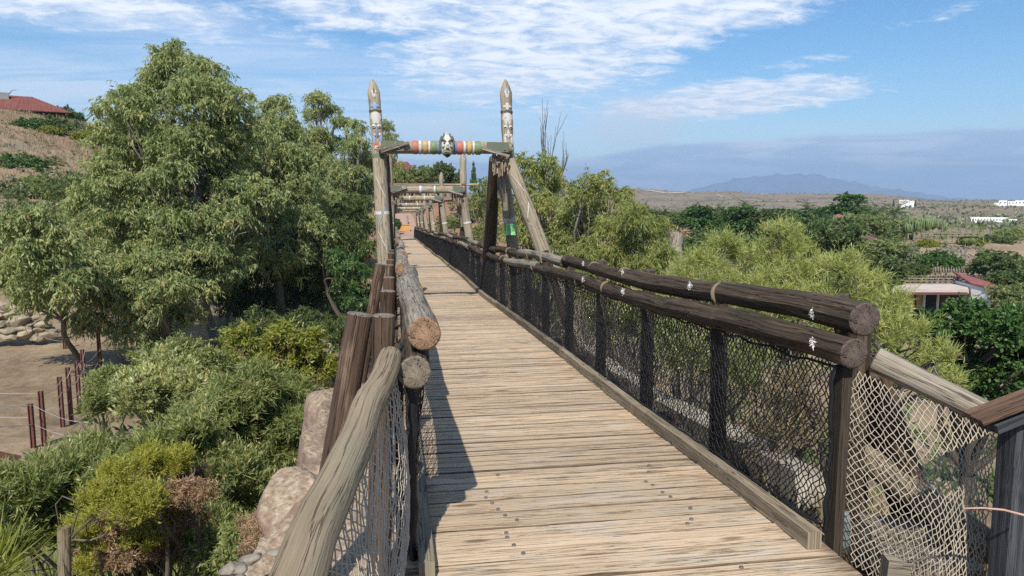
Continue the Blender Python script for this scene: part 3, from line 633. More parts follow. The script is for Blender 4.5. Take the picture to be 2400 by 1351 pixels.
# end post of the black net
mb = MB(); mb.box((2.08, 3.07, .40), (.05, .07, .96), None, 0, 2); o = mb.obj('net_post', M['darkbeam'], hr); o.location = -Vector(hr.location)
rail_net(hr, 2.03, 2.0, 3.06, 16.0, .0205, 34, .90, .10, .0034, M['netblack'])
rail_net(hr, 2.03, 2.0, 16.0, 79.5, .035, 20, .90, .08, .0045, M['netblack'])
# gathered net hem at top and bottom
mb = MB()
for zo, X in ((.87, 2.03), (.10, 1.99)):
    mb.tube([(X + random.uniform(-.008, .008), y, zb(y) + zo + random.uniform(-.012, .012)) for y in yline(3.06, 30, .12)], .007, 6, caps=False)
mb.tube([(2.02 + random.uniform(-.015, .015), 3.05, .08 + .8 * i / 12) for i in range(13)], .012, 6)
o = mb.obj('net_hem', M['netblack'], hr); o.location = -Vector(hr.location)
# left rails
jl = [3.12, 5.6, 8.3, 11.0] ; jl = jl[:-1] + joints(11.0, (2.6, 3.0, 3.3))
for i, (a, b) in enumerate(zip(jl[:-1], jl[1:])):
    rail_log(hl, .10 + (.0, .035, -.03, 0)[i % 4], 1.10 + (0, -.05, -.02)[i % 3], a, b - .02, .078 if i != 1 else .083, M['greylog'], M['end_warm'], .05)
jl2 = [3.07, 6.0] ; jl2 = jl2[:-1] + joints(6.0, (2.7, 3.1))
for i, (a, b) in enumerate(zip(jl2[:-1], jl2[1:])): rail_log(hl, .085, .935, a, b - .02, .072, M['greylog'] if i else M['darklog'], M['end_grey'], .05)
rail_net(hl, .12, .06, 3.2, 16, .034, 22, .9, .06, .0038, M['netblack'])
rail_net(hl, .12, .07, 16, 79.5, .06, 12, .9, .06, .006, M['netblack'])
mb = MB(); mb.tube([(.06 + random.uniform(-.012, .012), 3.18, .03 + .86 * i / 14) for i in range(15)], .020, 7); mb.box((.0, 3.3, .42), (.045, .07, .9), None, 0, 2)
o = mb.obj('net_post', M['netblack'], hl); o.location = -Vector(hl.location)

# approach rails
al = empty('approach_rail', (-.3, 2.0, -.3), 'thick weathered log handrail with tan netting sloping down beside the rocky bank', 'handrail', 'approach handrails')
AO = Vector(al.location)
A0 = atY(915, 838, 3.14); A1 = atY(668, 1420, 1.62); d_ = (A1 - A0)
mb = MB(); n = 14; mb.tube([A0 + d_ * (i / n) + Vector((.006 * math.sin(i), 0, .006 * math.sin(i * 1.7))) for i in range(n + 1)], [.051 + .018 * i / n + .002 * math.sin(i * 1.9) for i in range(n + 1)], 20, 0, 1, .02)
o = mb.obj('rail_log', [M['tanlog'], M['end_warm']], al); o.location = -AO
ni, nj = 60, 40; P = np.empty((ni + 1, nj + 1, 3))
for i in range(ni + 1):
    s = i / ni; tp = A0 + d_ * (s * .93 + .03); bt = Vector((-.02 - .05 * s, 3.12 - 1.35 * s, -.02 - .10 * s)); tp = tp + Vector((.03, 0, -.05))
    for j in range(nj + 1):
        t = j / nj; q = tp.lerp(bt, t); q.x += .05 * math.sin(t * math.pi) + .02 * math.sin(s * 9) * math.sin(t * 3.1); q.y += .02 * math.sin(t * 6 + s * 5); P[i, j] = q
P += rng.normal(size=P.shape) * .003
V, F = build_net(P, .0027); o = link('net', npmesh('net', V, F, M['nettan']), al); o.location = -AO; o['kind'] = 'stuff'
post_o = post(al, (-.42, 1.72, -.6), (-.36, 1.70, .52), .06, M['brownpost'], M['end_grey'])

ar = empty('approach_rail', (2.6, 3, -.4), 'grey log rail with tan netting between the right handrail end and the black board', 'handrail', 'approach handrails')
AO2 = Vector(ar.location)
B0 = atY(2050, 842, 3.12); B1 = atY(2345, 985, 2.78)
mb = MB(); mb.tube([B0 + (B1 - B0) * (i / 8) for i in range(9)], [.062 - .001 * i for i in range(9)], 14, 0, 1, .03); o = mb.obj('rail_log', [M['greylog'], M['end_grey']], ar); o.location = -AO2
C0 = atY(2005, 1055, 3.45); C1 = atY(2345, 1300, 2.9)
mb = MB(); mb.tube([C0 + (C1 - C0) * (i / 8) for i in range(9)], .072, 12, 0, 1, .03); o = mb.obj('lower_log', [M['tanlog'], M['end_grey']], ar); o.location = -AO2
q = post(ar, atY(2175, 1230, 3.25), atY(2055, 880, 3.3), .06, M['brownpost'], M['end_dark'])
q = post(ar, atY(2010, 1200, 3.5), atY(2015, 870, 3.5), .05, M['brownpost'], M['end_dark'])
ni, nj = 50, 46; P = np.empty((ni + 1, nj + 1, 3))
for i in range(ni + 1):
    s = i / ni; tp = (B0 + Vector((-.13, -.02, -.03))).lerp(B1 + Vector((-.02, 0, -.05)), s); bt = Vector((2.12, 3.02, -.08)).lerp(Vector((2.55, 2.62, -.40)), s)
    for j in range(nj + 1):
        t = j / nj; q = tp.lerp(bt, t); q.y -= .10 * math.sin(t * math.pi) * math.sin(s * math.pi) ; q.x -= .03 * math.sin(t * 4 + s * 6); P[i, j] = q
P += rng.normal(size=P.shape) * .003
V, F = build_net(P, .0026); o = link('net', npmesh('net', V, F, M['nettan']), ar); o.location = -AO2; o['kind'] = 'stuff'
# ------------------------------------------------------------------ gate towers
M['thatch'] = woodmat('thatch', (0.36, 0.29, 0.21), (0.25, 0.195, 0.14), (0.09, 0.07, 0.05), gs=.5)
def pole_pt(a, b, s, ang, r, off=.006):
    p = a.lerp(b, s); return p + Vector((math.sin(ang) * (r + off), -math.cos(ang) * (r + off), 0))
def pole_ellipse(parent, name, a, b, r, s0, ang0, ds, da, mat, off=.006, n=16, shape=None):
    L = (b - a).length; vs = []; rings = 3
    for k in range(rings + 1):
        f = k / rings
        for i in range(n):
            t = 2 * math.pi * i / n; q = (shape(t) if shape else 1.0) * f
            vs.append(pole_pt(a, b, s0 + ds / L * q * math.sin(t), ang0 + da * q * math.cos(t), r, off * (1 + .8 * (1 - f))))
    fs = [(k*n+i, k*n+(i+1) % n, (k+1)*n+(i+1) % n, (k+1)*n+i) for k in range(rings) for i in range(n)]
    back = len(vs)
    for i in range(n):
        t = 2 * math.pi * i / n; q = (shape(t) if shape else 1.0); vs.append(pole_pt(a, b, s0 + ds / L * q * math.sin(t), ang0 + da * q * math.cos(t), r, -.01))
    fs += [(rings*n+i, rings*n+(i+1) % n, back+(i+1) % n, back+i) for i in range(n)]
    mb = MB(); mb.add(vs, fs, smooth=False); o = mb.obj(name, mat, parent); o.location = -Vector(parent.location); return o
def vee(t): return .55 + .45 * abs(math.sin(t)) if math.sin(t) < 0 else .6 + .4 * abs(math.cos(t)) ** 3
def totem(parent, base, top, r, face, rich):
    """carved upper pole from base (collar) to pointed top"""
    d = (top - base); tip = top - d.normalized() * .26
    mb = MB(); n = 9
    pts = [base.lerp(tip, i / n) for i in range(n + 1)] + [tip.lerp(top, .6), top]
    rad_ = [r * (1 + .04 * math.sin(i * 1.6)) for i in range(n + 1)] + [r * .62, r * .16]
    mb.tube(pts, rad_, 10, 0, 0, .05); o = mb.obj('totem_head', M['towerlog'], parent); o.location = -Vector(parent.location)
    mb = MB(); mb.tube([base - Vector((0, 0, .02)), base + Vector((0, 0, .03)), base + Vector((0, 0, .11)), base + Vector((0, 0, .15))], [r * 1.10, r * 1.12, r * .98, r * .92], 12)
    o = mb.obj('collar', M['p_teal'] if face else M['towerlog'], parent); o.location = -Vector(parent.location)
    if not face: return
    E_ = lambda nm, s, a, ds, da, c, sh=None, off=.006: pole_ellipse(parent, nm, base, top, r, s, a, ds, da, M['p_' + c], off, 16, sh)
    E_('painted_forehead', .50, 0, .13, .95, 'white', lambda t: 1.0 if math.sin(t) > -.1 else .62 + .3 * math.cos(3 * t) ** 2)
    for sg in (-1, 1):
        E_('painted_eye', .405, sg * .42, .036, .33, 'white', None, .011)
        E_('painted_pupil', .400, sg * .42, .012, .20, 'blue' if face == 1 else 'black', None, .018)
        E_('painted_cheek', .25, sg * .62, .10, .26, 'lblue' if face == 1 else 'white')
        E_('painted_nostril', .30, sg * .42, .028, .22, 'white', None, .010)
    E_('painted_nose', .335, 0, .105, .20, 'blue' if face == 1 else 'white', lambda t: .55 if math.sin(t) > 0.3 else 1.0, .014)
    E_('painted_jaw', .15, 0, .10, .80, 'red' if face == 1 else 'teal', lambda t: .9)
    E_('painted_lips', .135, 0, .045, .62, 'white', lambda t: 1 - .35 * abs(math.sin(t)) * (math.cos(t) ** 2 < .2), .014)
    E_('painted_mouth', .140, 0, .010, .42, 'red', None, .022)
    E_('painted_feather', .83, .05, .10, .42, 'white', vee)
    E_('painted_feather', .855, .05, .07, .16, 'dgreen' if face == 1 else 'lblue', vee, .012)
    E_('painted_crest', .66, 0, .07, .8, 'lblue' if face == 1 else 'white', lambda t: .45 + .55 * abs(math.cos(2 * t)))
    for s, c_ in ((.585, 'black'), (.60, 'dgreen')):
        p = base.lerp(top, s); mb = MB(); mb.tube([p, p + Vector((0, 0, .016))], r * 1.035, 12); o = mb.obj('painted_ring', M['p_' + c_], parent); o.location = -Vector(parent.location)
def log_obj(parent, name, p0, p1, r0, r1, mat, em, sides=12, bend=0.0, n=9, rough=.03):
    p0 = Vector(p0); p1 = Vector(p1); mb = MB(); s = Vector((random.uniform(-1, 1), random.uniform(-1, 1), 0)) * bend
    mb.tube([p0.lerp(p1, i / n) + s * math.sin(math.pi * i / n) for i in range(n + 1)], [r0 + (r1 - r0) * i / n for i in range(n + 1)], sides, 0, 1, rough)
    o = mb.obj(name, [mat, em], parent); o.location = -Vector(parent.location); return o
def ringband(parent, name, p0, p1, s, r, mat, w=.05):
    p0 = Vector(p0); p1 = Vector(p1); d = (p1 - p0).normalized(); p = p0.lerp(p1, s); mb = MB(); mb.tube([p - d * w, p + d * w], [r, r], 14, caps=True); o = mb.obj(name, mat, parent); o.location = -Vector(parent.location)
def marks(parent, p0, p1, r, s0, s1, n, mats):
    """zigzag of short painted dashes down the camera side of a leg"""
    p0 = Vector(p0); p1 = Vector(p1)
    for i in range(n):
        s = s0 + (s1 - s0) * i / n; sg = 1 if i % 2 else -1; vs = []
        for k in range(7):
            f = k / 6; a = sg * (.75 - 1.5 * f) * .8
            for e in (-1, 1): vs.append(pole_pt(p0, p1, s + (s1 - s0) / n * .8 * f + e * .0028, a, r, .004 if k not in (0, 6) else .002))
        mb = MB(); mb.add(vs, [(2*k, 2*k+1, 2*k+3, 2*k+2) for k in range(6)]); o = mb.obj('painted_mark', mats[i % len(mats)], parent); o.location = -Vector(parent.location)
TW = [(14.4, 'nearest gate tower with painted totem poles and a green carved mask on its beam', 1),
      (24.5, 'second gate tower along the footbridge, framed inside the nearest one', 2),
      (36.0, 'third gate tower along the footbridge, its pointed right pole rising above the beams', 3),
      (47.0, 'fourth gate tower along the footbridge, with a green bracket on its beam', 4),
      (57.0, 'fifth gate tower along the footbridge, small behind the fourth', 5),
      (66.5, 'sixth gate tower along the footbridge, second from the far end', 6),
      (75.5, 'last gate tower standing at the far end of the footbridge', 7)]
for Yt, lab, k in TW:
    zd = zb(Yt); t = empty('bridge_tower', (1.0, Yt, zd), lab, 'tower', 'gate towers over the footbridge')
    if k == 1:
        bz = atY(1040, 348, Yt).z; lb = atY(889, 372, Yt); lt = atY(873, 186, Yt); rb = atY(1192, 375, Yt); rt = atY(1184, 187, Yt); pr = .118
    else:
        bz = zd + (2.78, 2.72, 2.84, 2.80, 2.75, 2.72, 2.68)[k - 1]; x0, x1 = -.13, 2.28
        lb = Vector((x0, Yt, bz - .24)); lt = Vector((x0 - .05, Yt, bz + 1.22)); rb = Vector((x1, Yt, bz - .24)); rt = Vector((x1 + .0, Yt, bz + 1.28)); pr = .115
    totem(t, lb, lt, pr, 1 if k == 1 else 0, True); totem(t, rb, rt, pr, 2 if k == 1 else 0, True)
    # legs
    if k == 1:
        lf = atY(908, 740, Yt - .15); rf = atY(1282, 612, Yt - .3)
        lf = lb + (lf - lb) * 1.0; lf2 = lf + (lf - lb).normalized() * 2.6; rf2 = rf + (rf - rb).normalized() * 4.2
    else:
        lf2 = Vector((-.42, Yt - .2, zd - 4.0)); rf2 = Vector((3.1 + random.uniform(-.1, .1), Yt - .3, zd - 3.5)); 
    log_obj(t, 'leg', lf2, lb, .165, .135, M['towerlog'], M['end_grey'], 14, .03)
    log_obj(t, 'leg', rf2, rb, .165, .135, M['towerlog'], M['end_grey'], 14, .03)
    if k == 1:
        ra, rb_ = atY(1206, 620, Yt + 1.7), atY(1176, 372, Yt + .25); ra = ra + (ra - rb_).normalized() * 3.5
        log_obj(t, 'rear_leg', ra, rb_, .15, .12, M['towerlog'], M['end_grey'], 12, .02)
        rc = atY(1152, 620, Yt + 2.2); rc = rc + (rc - rb_).normalized() * 2.5
        log_obj(t, 'rear_leg', rc, rb_ + Vector((-.12, .15, 0)), .17, .12, M['darkbeam'], M['end_dark'], 12, .02)
        la, lb_ = atY(911, 640, Yt + 1.8), atY(897, 372, Yt + .25); la = la + (la - lb_).normalized() * 3.0
        log_obj(t, 'rear_leg', la, lb_, .14, .12, M['darkbeam'], M['end_dark'], 12, .02)
        ringband(t, 'white_band', ra, rb_, 1 - (atY(1176, 372, Yt).z - atY(1200, 513, Yt + .9).z) / max(.1, (rb_.z - ra.z)), .142, M['p_white'], .055)
        # green notice plate on the rear leg
        q = atY(1197, 538, Yt + .86); mb = MB(); mb.box(q, (.21, .012, .24)); pl = mb.obj('notice_plate', M['p_lime'], t); pl.location = -Vector(t.location)
        mb = MB()
        for i in range(9): mb.box((q.x - .01 * (i % 3) / 2, q.y - .0085, q.z + .09 - i * .019), (.16 - .03 * (i % 3), .003, .006))
        o = mb.obj('notice_text', M['p_green'], pl)
        mb = MB(); mb.box((q.x + .07, q.y - .0085, q.z - .09), (.03, .003, .025)); o = mb.obj('notice_emblem', M['p_yellow'], pl)
    else:
        log_obj(t, 'rear_leg', (2.55, Yt + 1.5, zd - 3.2), rb + Vector((-.05, .2, .1)), .14, .11, M['darkbeam'], M['end_dark'], 9, .02)
        log_obj(t, 'rear_leg', (-.25, Yt + 1.5, zd - 3.2), lb + Vector((.05, .2, .1)), .13, .11, M['darkbeam'], M['end_dark'], 9, .02)
    f1 = lambda p, q, z: (z - p.z) / (q.z - p.z)
    wz = zd + (1.85 if k == 1 else 1.62)
    ringband(t, 'white_band', lf2, lb, f1(lf2, lb, wz), .169 - .03 * f1(lf2, lb, wz), M['p_white'], .028); ringband(t, 'white_band', rf2, rb, f1(rf2, rb, wz), .169 - .03 * f1(rf2, rb, wz), M['p_white'], .028)
    if k == 1:
        marks(t, lb, lf2, .148, .06, .62, 6, [M['p_white'], M['p_lblue'], M['p_white']]); marks(t, rb, rf2, .148, .05, .45, 5, [M['p_white']])
    # beam
    by = Yt - .16; xl, xr = lb.x + .02, rb.x - .02; br = .122
    log_obj(t, 'beam', (xl - .02, by, bz - .01), (xr + .04, by, bz + .01), br, br * .97, M['towerlog'], M['end_grey'], 14, .0, 12, .035)
    W_ = xr - xl
    for sg, xe in ((1, xl), (-1, xr)):
        mb = MB(); cx = xe + sg * W_ * (.095 if k == 1 else .075); wd_ = W_ * (.17 if k == 1 else .14)
        mb.box((cx, by - br - .012, bz + .012), (wd_, .03, .19), None, 0, 0, .003); bo = mb.obj('bracket_board', M['p_dgreen'], t); bo.location = -Vector(t.location)
        for dx in (-.3, .3): mb = MB(); mb.tube([(cx + dx * wd_, by - br - .026, bz - .03), (cx + dx * wd_, by - br - .045, bz - .03)], .016, 8); mb.obj('bolt', M['iron'], bo)
        mb = MB(); mb.beam((xe + sg * .02, by - br - .05, bz - (.10 if sg > 0 else .16)), (xe + sg * W_ * .22, by - br - .05, bz + (.07 if sg > 0 else -.02)), .05, .05, wob=.004)
        o = mb.obj('brace', M['greylog'], t); o.location = -Vector(t.location)
    def bnd(fr, wf, c_):
        mb = MB(); x = xl + W_ * fr; hw = W_ * wf / 2; mb.tube([(x - hw, by, bz), (x - hw * .6, by, bz), (x + hw * .6, by, bz), (x + hw, by, bz)], [br * 1.03, br * 1.085, br * 1.085, br * 1.03], 16); o = mb.obj('painted_band', M['p_' + c_], t); o.location = -Vector(t.location)
    if k == 1:
        for fr, wf, c_ in ((.268, .034, 'red'), (.305, .018, 'white'), (.342, .03, 'yellow'), (.375, .014, 'white'), (.41, .038, 'green'), (.452, .024, 'blue'),
                           (.568, .032, 'blue'), (.61, .042, 'red'), (.648, .016, 'white'), (.684, .03, 'yellow'), (.718, .014, 'white'), (.755, .04, 'green')): bnd(fr, wf, c_)
    elif k == 2:
        for fr, c_ in ((.40, 'white'), (.42, 'lblue'), (.62, 'green'), (.60, 'white')): bnd(fr, .022, c_)
        mb = MB(); mb.box((rb.x + .0, Yt - pr - .03, bz + .0), (.14, .03, .40)); o = mb.obj('side_plate', M['rust'], t); o.location = -Vector(t.location)
    else:
        for fr, c_ in ((.35, 'white'), (.5, 'yellow'), (.65, 'white')): bnd(fr, .02, c_)
        if k in (3, 4):
            mb = MB(); mb.box((rb.x, Yt - pr - .02, bz - .02), (.2, .03, .34)); o = mb.obj('side_plate', M['p_dgreen'], t); o.location = -Vector(t.location)
    # dried palm fringe and boards hanging under the beam ends
    if k in (1, 2):
        for xe, sg, n_ in ((xr, -1, 60), (xl, 1, 5 if k == 1 else 30)):
            mb = MB()
            for i in range(n_):
                x = xe + sg * (.02 + .30 * random.random()); z0 = bz - .10 - .05 * random.random(); ln = random.uniform(.14, .42) * (1 if n_ > 6 else .5)
                mb.beam((x, by - .02 + random.uniform(-.1, .12), z0), (x + random.uniform(-.03, .03), by + random.uniform(-.1, .12), z0 - ln), .016, .006)
            o = mb.obj('dry_fringe', M['thatch'], t); o.location = -Vector(t.location); o['kind'] = 'stuff'
        for p, q in ((rb + Vector((-.10, .12, -.1)), rb + Vector((-.02, .25, -1.0))), (rb + Vector((-.16, .2, -.05)), rb + Vector((-.13, .3, -.75))), (lb + Vector((.14, .15, .1)), lb + Vector((.17, .2, -.55)))):
            mb = MB(); mb.beam(p, q, .10, .03, wob=.005); o = mb.obj('hanging_board', M['greylog'], t); o.location = -Vector(t.location)
    if k == 1:
        # carved mask in the middle of the beam
        mx_, my_, mz_ = xl + W_ * .508, by - br - .03, bz + .035
        vs = []; nu, nv = 20, 14
        for j in range(nv + 1):
            ph = math.pi * j / nv; zz_ = math.cos(ph)
            wd = .125 * (1 - .10 * zz_) * max(.02, math.sin(ph)) ** .7
            for i in range(nu):
                a = 2 * math.pi * i / nu; bul = 1 + .12 * math.cos(a * 2)
                vs.append((mx_ + wd * math.sin(a), my_ - wd * .95 * math.cos(a) * bul, mz_ + .205 * zz_))
        fs = [(j*nu+i, j*nu+(i+1) % nu, (j+1)*nu+(i+1) % nu, (j+1)*nu+i) for j in range(nv) for i in range(nu)]
        mb = MB(); mb.add(vs, fs, smooth=True); mk = mb.obj('carved_mask', M['p_white'], t); mk.location = -Vector(t.location)
        tag(mk, 'white and green carved face with frowning red mouth')
        def mpart(name, fn, mat): b_ = MB(); fn(b_); b_.obj(name, mat, mk)
        fr_ = my_ - .12
        mpart('nose', lambda b: b.tube([(mx_, fr_ + .01, mz_ + .07), (mx_, fr_ - .02, mz_ + .01), (mx_, fr_ - .045, mz_ - .045), (mx_, fr_ + .0, mz_ - .065)], [.016, .024, .036, .02], 8), M['p_white'])
        for sg in (-1, 1):
            mpart('eyebrow', lambda b: b.tube([(mx_ + sg * .015, fr_ - .004, mz_ + .055), (mx_ + sg * .055, fr_ + .006, mz_ + .085), (mx_ + sg * .095, fr_ + .04, mz_ + .10), (mx_ + sg * .112, fr_ + .07, mz_ + .06)], [.009, .015, .016, .01], 7), M['p_black'])
            mpart('eye', lambda b: b.tube([(mx_ + sg * .052, fr_ + .022, mz_ + .038), (mx_ + sg * .052, fr_ - .002, mz_ + .038)], .021, 10), M['p_black'])
            mpart('cheek', lambda b: b.tube([(mx_ + sg * .045, fr_ + .004, mz_ - .02), (mx_ + sg * .075, fr_ + .018, mz_ - .055), (mx_ + sg * .10, fr_ + .05, mz_ - .03)], [.012, .022, .01], 8), M['p_green'])
            mpart('side_hair', lambda b: b.tube([(mx_ + sg * .085, fr_ + .07, mz_ + .16), (mx_ + sg * .112, fr_ + .08, mz_ + .08), (mx_ + sg * .118, fr_ + .09, mz_ - .02), (mx_ + sg * .10, fr_ + .08, mz_ - .12)], [.03, .034, .032, .02], 8), M['p_dgreen'])
            mpart('crown_spike', lambda b: b.tube([(mx_ + sg * .05, fr_ + .08, mz_ + .16), (mx_ + sg * .06, fr_ + .08, mz_ + .225)], [.03, .006], 7), M['p_dgreen'])
            mpart('lip', lambda b: b.tube([(mx_ + sg * .002, fr_ - .012, mz_ - .088), (mx_ + sg * .035, fr_ - .004, mz_ - .092), (mx_ + sg * .066, fr_ + .016, mz_ - .115), (mx_ + sg * .07, fr_ + .02, mz_ - .14)], [.013, .014, .012, .007], 7), M['p_red'])
        mpart('crown_spike', lambda b: b.tube([(mx_, fr_ + .07, mz_ + .16), (mx_, fr_ + .07, mz_ + .24)], [.035, .008], 7), M['p_white'])
        mpart('teeth', lambda b: b.tube([(mx_ - .05, fr_ + .008, mz_ - .122), (mx_, fr_ - .006, mz_ - .106), (mx_ + .05, fr_ + .008, mz_ - .122)], .010, 7), M['p_white'])
        mpart('chin', lambda b: b.tube([(mx_, fr_ + .05, mz_ - .125), (mx_, fr_ + .028, mz_ - .15), (mx_, fr_ + .035, mz_ - .19), (mx_, fr_ + .07, mz_ - .215)], [.07, .078, .066, .03], 12), M['p_green'])

# ------------------------------------------------------------------ near objects
ib = empty('notice_board', (2.5, 2.5, -.4), 'black timber notice board with a sloping brown cap at the right edge', 'board')
IO = Vector(ib.location)
pb = atY(2384, 990, 2.5); 
mb = MB(); mb.beam((pb.x + .01, 2.5, -.45), (pb.x, 2.5, pb.z), .09, .09, up=(0, 1, 0), wob=.003); o = mb.obj('post', M['blackwood'], ib); o.location = -IO
for i in range(5):
    mb = MB(); mb.box((pb.x + .36, 2.53, pb.z - .09 - i * .185), (.62, .03, .18), None, 0, 0, .002); o = mb.obj('plank', M['blackwood'], ib); o.location = -IO
c0 = atY(2288, 988, 2.42); c1 = c0 + Vector((.78, .0, .235))
M['cap'] = woodmat('brown_cap_wood', (0.20, 0.125, 0.08), (0.12, 0.07, 0.045), (0.045, 0.028, 0.019))
for i, dy in enumerate((.0, .062)):
    mb = MB(); mb.beam(c0 + Vector((i * .02, dy, 0)), c1 + Vector((0, dy, 0)), .06, .02, wob=.003); o = mb.obj('cap_board', M['cap'], ib); o.location = -IO
mb = MB(); mb.beam(c0 + Vector((.08, .03, -.034)), c1 + Vector((0, .03, -.034)), .10, .035); o = mb.obj('cap_batten', M['blackwood'], ib); o.location = -IO
# twig against the board, pot, sleepers
mb = MB(); a = atY(2262, 1192, 2.42); b = atY(2400, 1208, 2.36)
mb.tube([a, a.lerp(b, .3) + Vector((0, 0, .01)), a.lerp(b, .65) + Vector((0, 0, .012)), b], [.003, .004, .0045, .005], 6); M['twig'] = plain('pink_twig', (0.42, 0.26, 0.20), 0.6)
tag(mb.obj('twig', M['twig'], origin=a), 'thin pale twig poking across the black board post', 'twig')
pc = atY(1972, 1232, 3.32); mb = MB()
zs = [-.13, -.125, -.06, .04, .10, .105]; mb.tube([pc + Vector((0, 0, z)) for z in zs], [.05, .06, .068, .068, .062, .05], 18, rough=0.0)
M['pot'] = paintmat('speckled_dark_green', (0.012, 0.05, 0.055), (0.4, 0.42, 0.4), 0.22)
tag(mb.obj('pot', M['pot'], origin=pc), 'small dark green speckled pot at the foot of the net', 'pot')
for (x0, y0, x1, y1, Yv, w_, lab) in ((2020, 1250, 2290, 1268, 3.2, .14, 'grey timber sleeper lying behind the tan net, the farther one'), (2060, 1318, 2280, 1345, 2.95, .12, 'grey timber sleeper lying behind the tan net, the nearer one')):
    a = atY(x0, y0, Yv); b = atY(x1, y1, Yv - .1); mb = MB(); mb.beam(a, b, .2, w_, wob=.006)
    tag(mb.obj('sleeper', M['greylog'], origin=a), lab, 'sleeper', 'sleepers behind the net')
# stone edging outside the right rail
M['concrete'] = plain('pale_stone_edging', (0.29, 0.255, 0.205), 0.95, 0.4, 5)
mb = MB(); ed = [atX(1905, 1118, 2.95), atX(1700, 1010, 3.0), atX(1560, 935, 3.05), atX(1440, 862, 3.1), atX(1372, 815, 3.15)]
for a, b in zip(ed[:-1], ed[1:]): mb.beam(a - Vector((0, 0, .1)), b - Vector((0, 0, .1)), .20, .24, wob=.035)
tag(mb.obj('stone_edging', M['concrete'], origin=ed[0]), 'pale stone edging strip running below the right handrail', 'edging')

# sandstone bank left of the approach
def fbm(p, o=4):
    from mathutils import noise as _n
    return _n.fractal(Vector(p), 1.0, 2.0, o)
m, nt = newmat('pink_sandstone'); geo = nd(nt, 'ShaderNodeNewGeometry').outputs['Position']
a_ = noise(nt, geo, 3.5, 6, 0.65); b_ = noise(nt, geo, 26, 5, 0.7); s_ = sstep(nt, nd(nt, 'ShaderNodeSeparateXYZ', {0: nd(nt, 'ShaderNodeNewGeometry').outputs['Normal']}).outputs[2], .55, .8)
cc = ramp(nt, a_, [(0.3, (0.165, 0.112, 0.083)), (0.5, (0.29, 0.205, 0.155)), (0.7, (0.37, 0.285, 0.22))])
grit = ramp(nt, b_, [(0.34, (0.17, 0.12, 0.08)), (0.5, (0.31, 0.235, 0.165)), (0.66, (0.45, 0.37, 0.28))])
finish(nt, mix(nt, mth(nt, 'MULTIPLY', s_, sstep(nt, a_, .36, .5)), cc, grit), 0.95, mth(nt, 'ADD', a_, b_), 0.7, 0.03, 0.1); M['sand'] = m
edge_ = [(-1.35, 2.2, -.55), (-1.0, 3.2, -.36), (-.80, 3.9, -.22), (-.68, 4.5, -.06), (-.63, 5.2, .0), (-.62, 5.9, .06), (-.58, 6.5, .02), (-.40, 7.1, -.1), (-.1, 7.6, -.3)]
E0 = np.array(edge_); ns, nc = 90, 46; VV = []
for i in range(ns + 1):
    u = i / ns * (len(edge_) - 1); k = min(int(u), len(edge_) - 2); e = E0[k] * (1 - (u - k)) + E0[k + 1] * (u - k)
    inn = np.array([.02, e[1], -.10 - .12 * max(0, (e[1] - 5) / 3)])
    for j in range(nc + 1):
        t = j / nc
        if t < .45: q = inn + (e - inn) * (t / .45); q[2] -= .03 * math.sin(t / .45 * math.pi)
        else:
            s = (t - .45) / .55; q = e + np.array([-.75 * s ** 1.5 - .10 * math.sin(s * 3), 0, -2.6 * s ** .85])
        amp = .10 * min(1, max(0, (t - .12) / .3)); f = fbm((q[0] * 1.6, q[1] * 1.6, q[2] * 1.6)); f2 = fbm((q[0] * 6, q[1] * 6, q[2] * 6 + 7))
        VV.append((q[0] - amp * f * (1.4 if t > .4 else .3) - .03 * f2 * (t > .3), q[1] + amp * .5 * fbm((q[1] * 2, q[2] * 2, 3)), q[2] + amp * .45 * f + .018 * f2))
FF = [(i*(nc+1)+j, (i+1)*(nc+1)+j, (i+1)*(nc+1)+j+1, i*(nc+1)+j+1) for i in range(ns) for j in range(nc)]
mb = MB(); mb.add(VV, FF, smooth=True); tag(mb.obj('embankment', M['sand']), kind='structure')
def boulder(name, label, c, s, mat, seed, cat='rock', group=None, sub=3, amp=.28, rotz=0):
    import bmesh
    rs_ = np.random.default_rng(seed); planes = [(Vector(unit(rs_.normal(size=(1, 3)))[0]), rs_.uniform(.52, .84)) for _ in range(9)]
    bm = bmesh.new(); bmesh.ops.create_icosphere(bm, subdivisions=sub, radius=1.0)
    for v in bm.verts:
        p = v.co.copy(); f = fbm((p.x * 1.1 + seed, p.y * 1.1, p.z * 1.1)); f2 = fbm((p.x * 3 + seed, p.y * 3, p.z * 3)); v.co = p * (1 + amp * f + amp * .3 * f2)
        for nn, oo in planes:
            q_ = v.co.dot(nn) - oo
            if q_ > 0: v.co -= nn * q_ * .85
        v.co *= 1 + amp * .12 * fbm((p.x * 9 + seed, p.y * 9, p.z * 9))
        v.co = Vector((v.co.x * s[0], v.co.y * s[1], v.co.z * s[2]))
    me = bpy.data.meshes.new(name); bm.to_mesh(me); bm.free(); me.materials.append(mat)
    for p in me.polygons: p.use_smooth = True
    o = link(name, me, None, c); o.rotation_euler.z = rotz; return tag(o, label, cat, group)
boulder('boulder', 'large rounded pink sandstone boulder beside the leaning brown post', atY(795, 985, 6.2), (.30, .46, .34), M['sand'], 3, 'rock', 'rocks on the bank', 5, .11)
boulder('boulder', 'smooth pink sandstone block jutting out halfway down the bank', atY(690, 1215, 4.4), (.24, .34, .30), M['sand'], 9, 'rock', 'rocks on the bank', 5, .11)
M['stonegrey'] = plain('grey_stone', (0.21, 0.185, 0.15), 0.95, 0.4, 14)
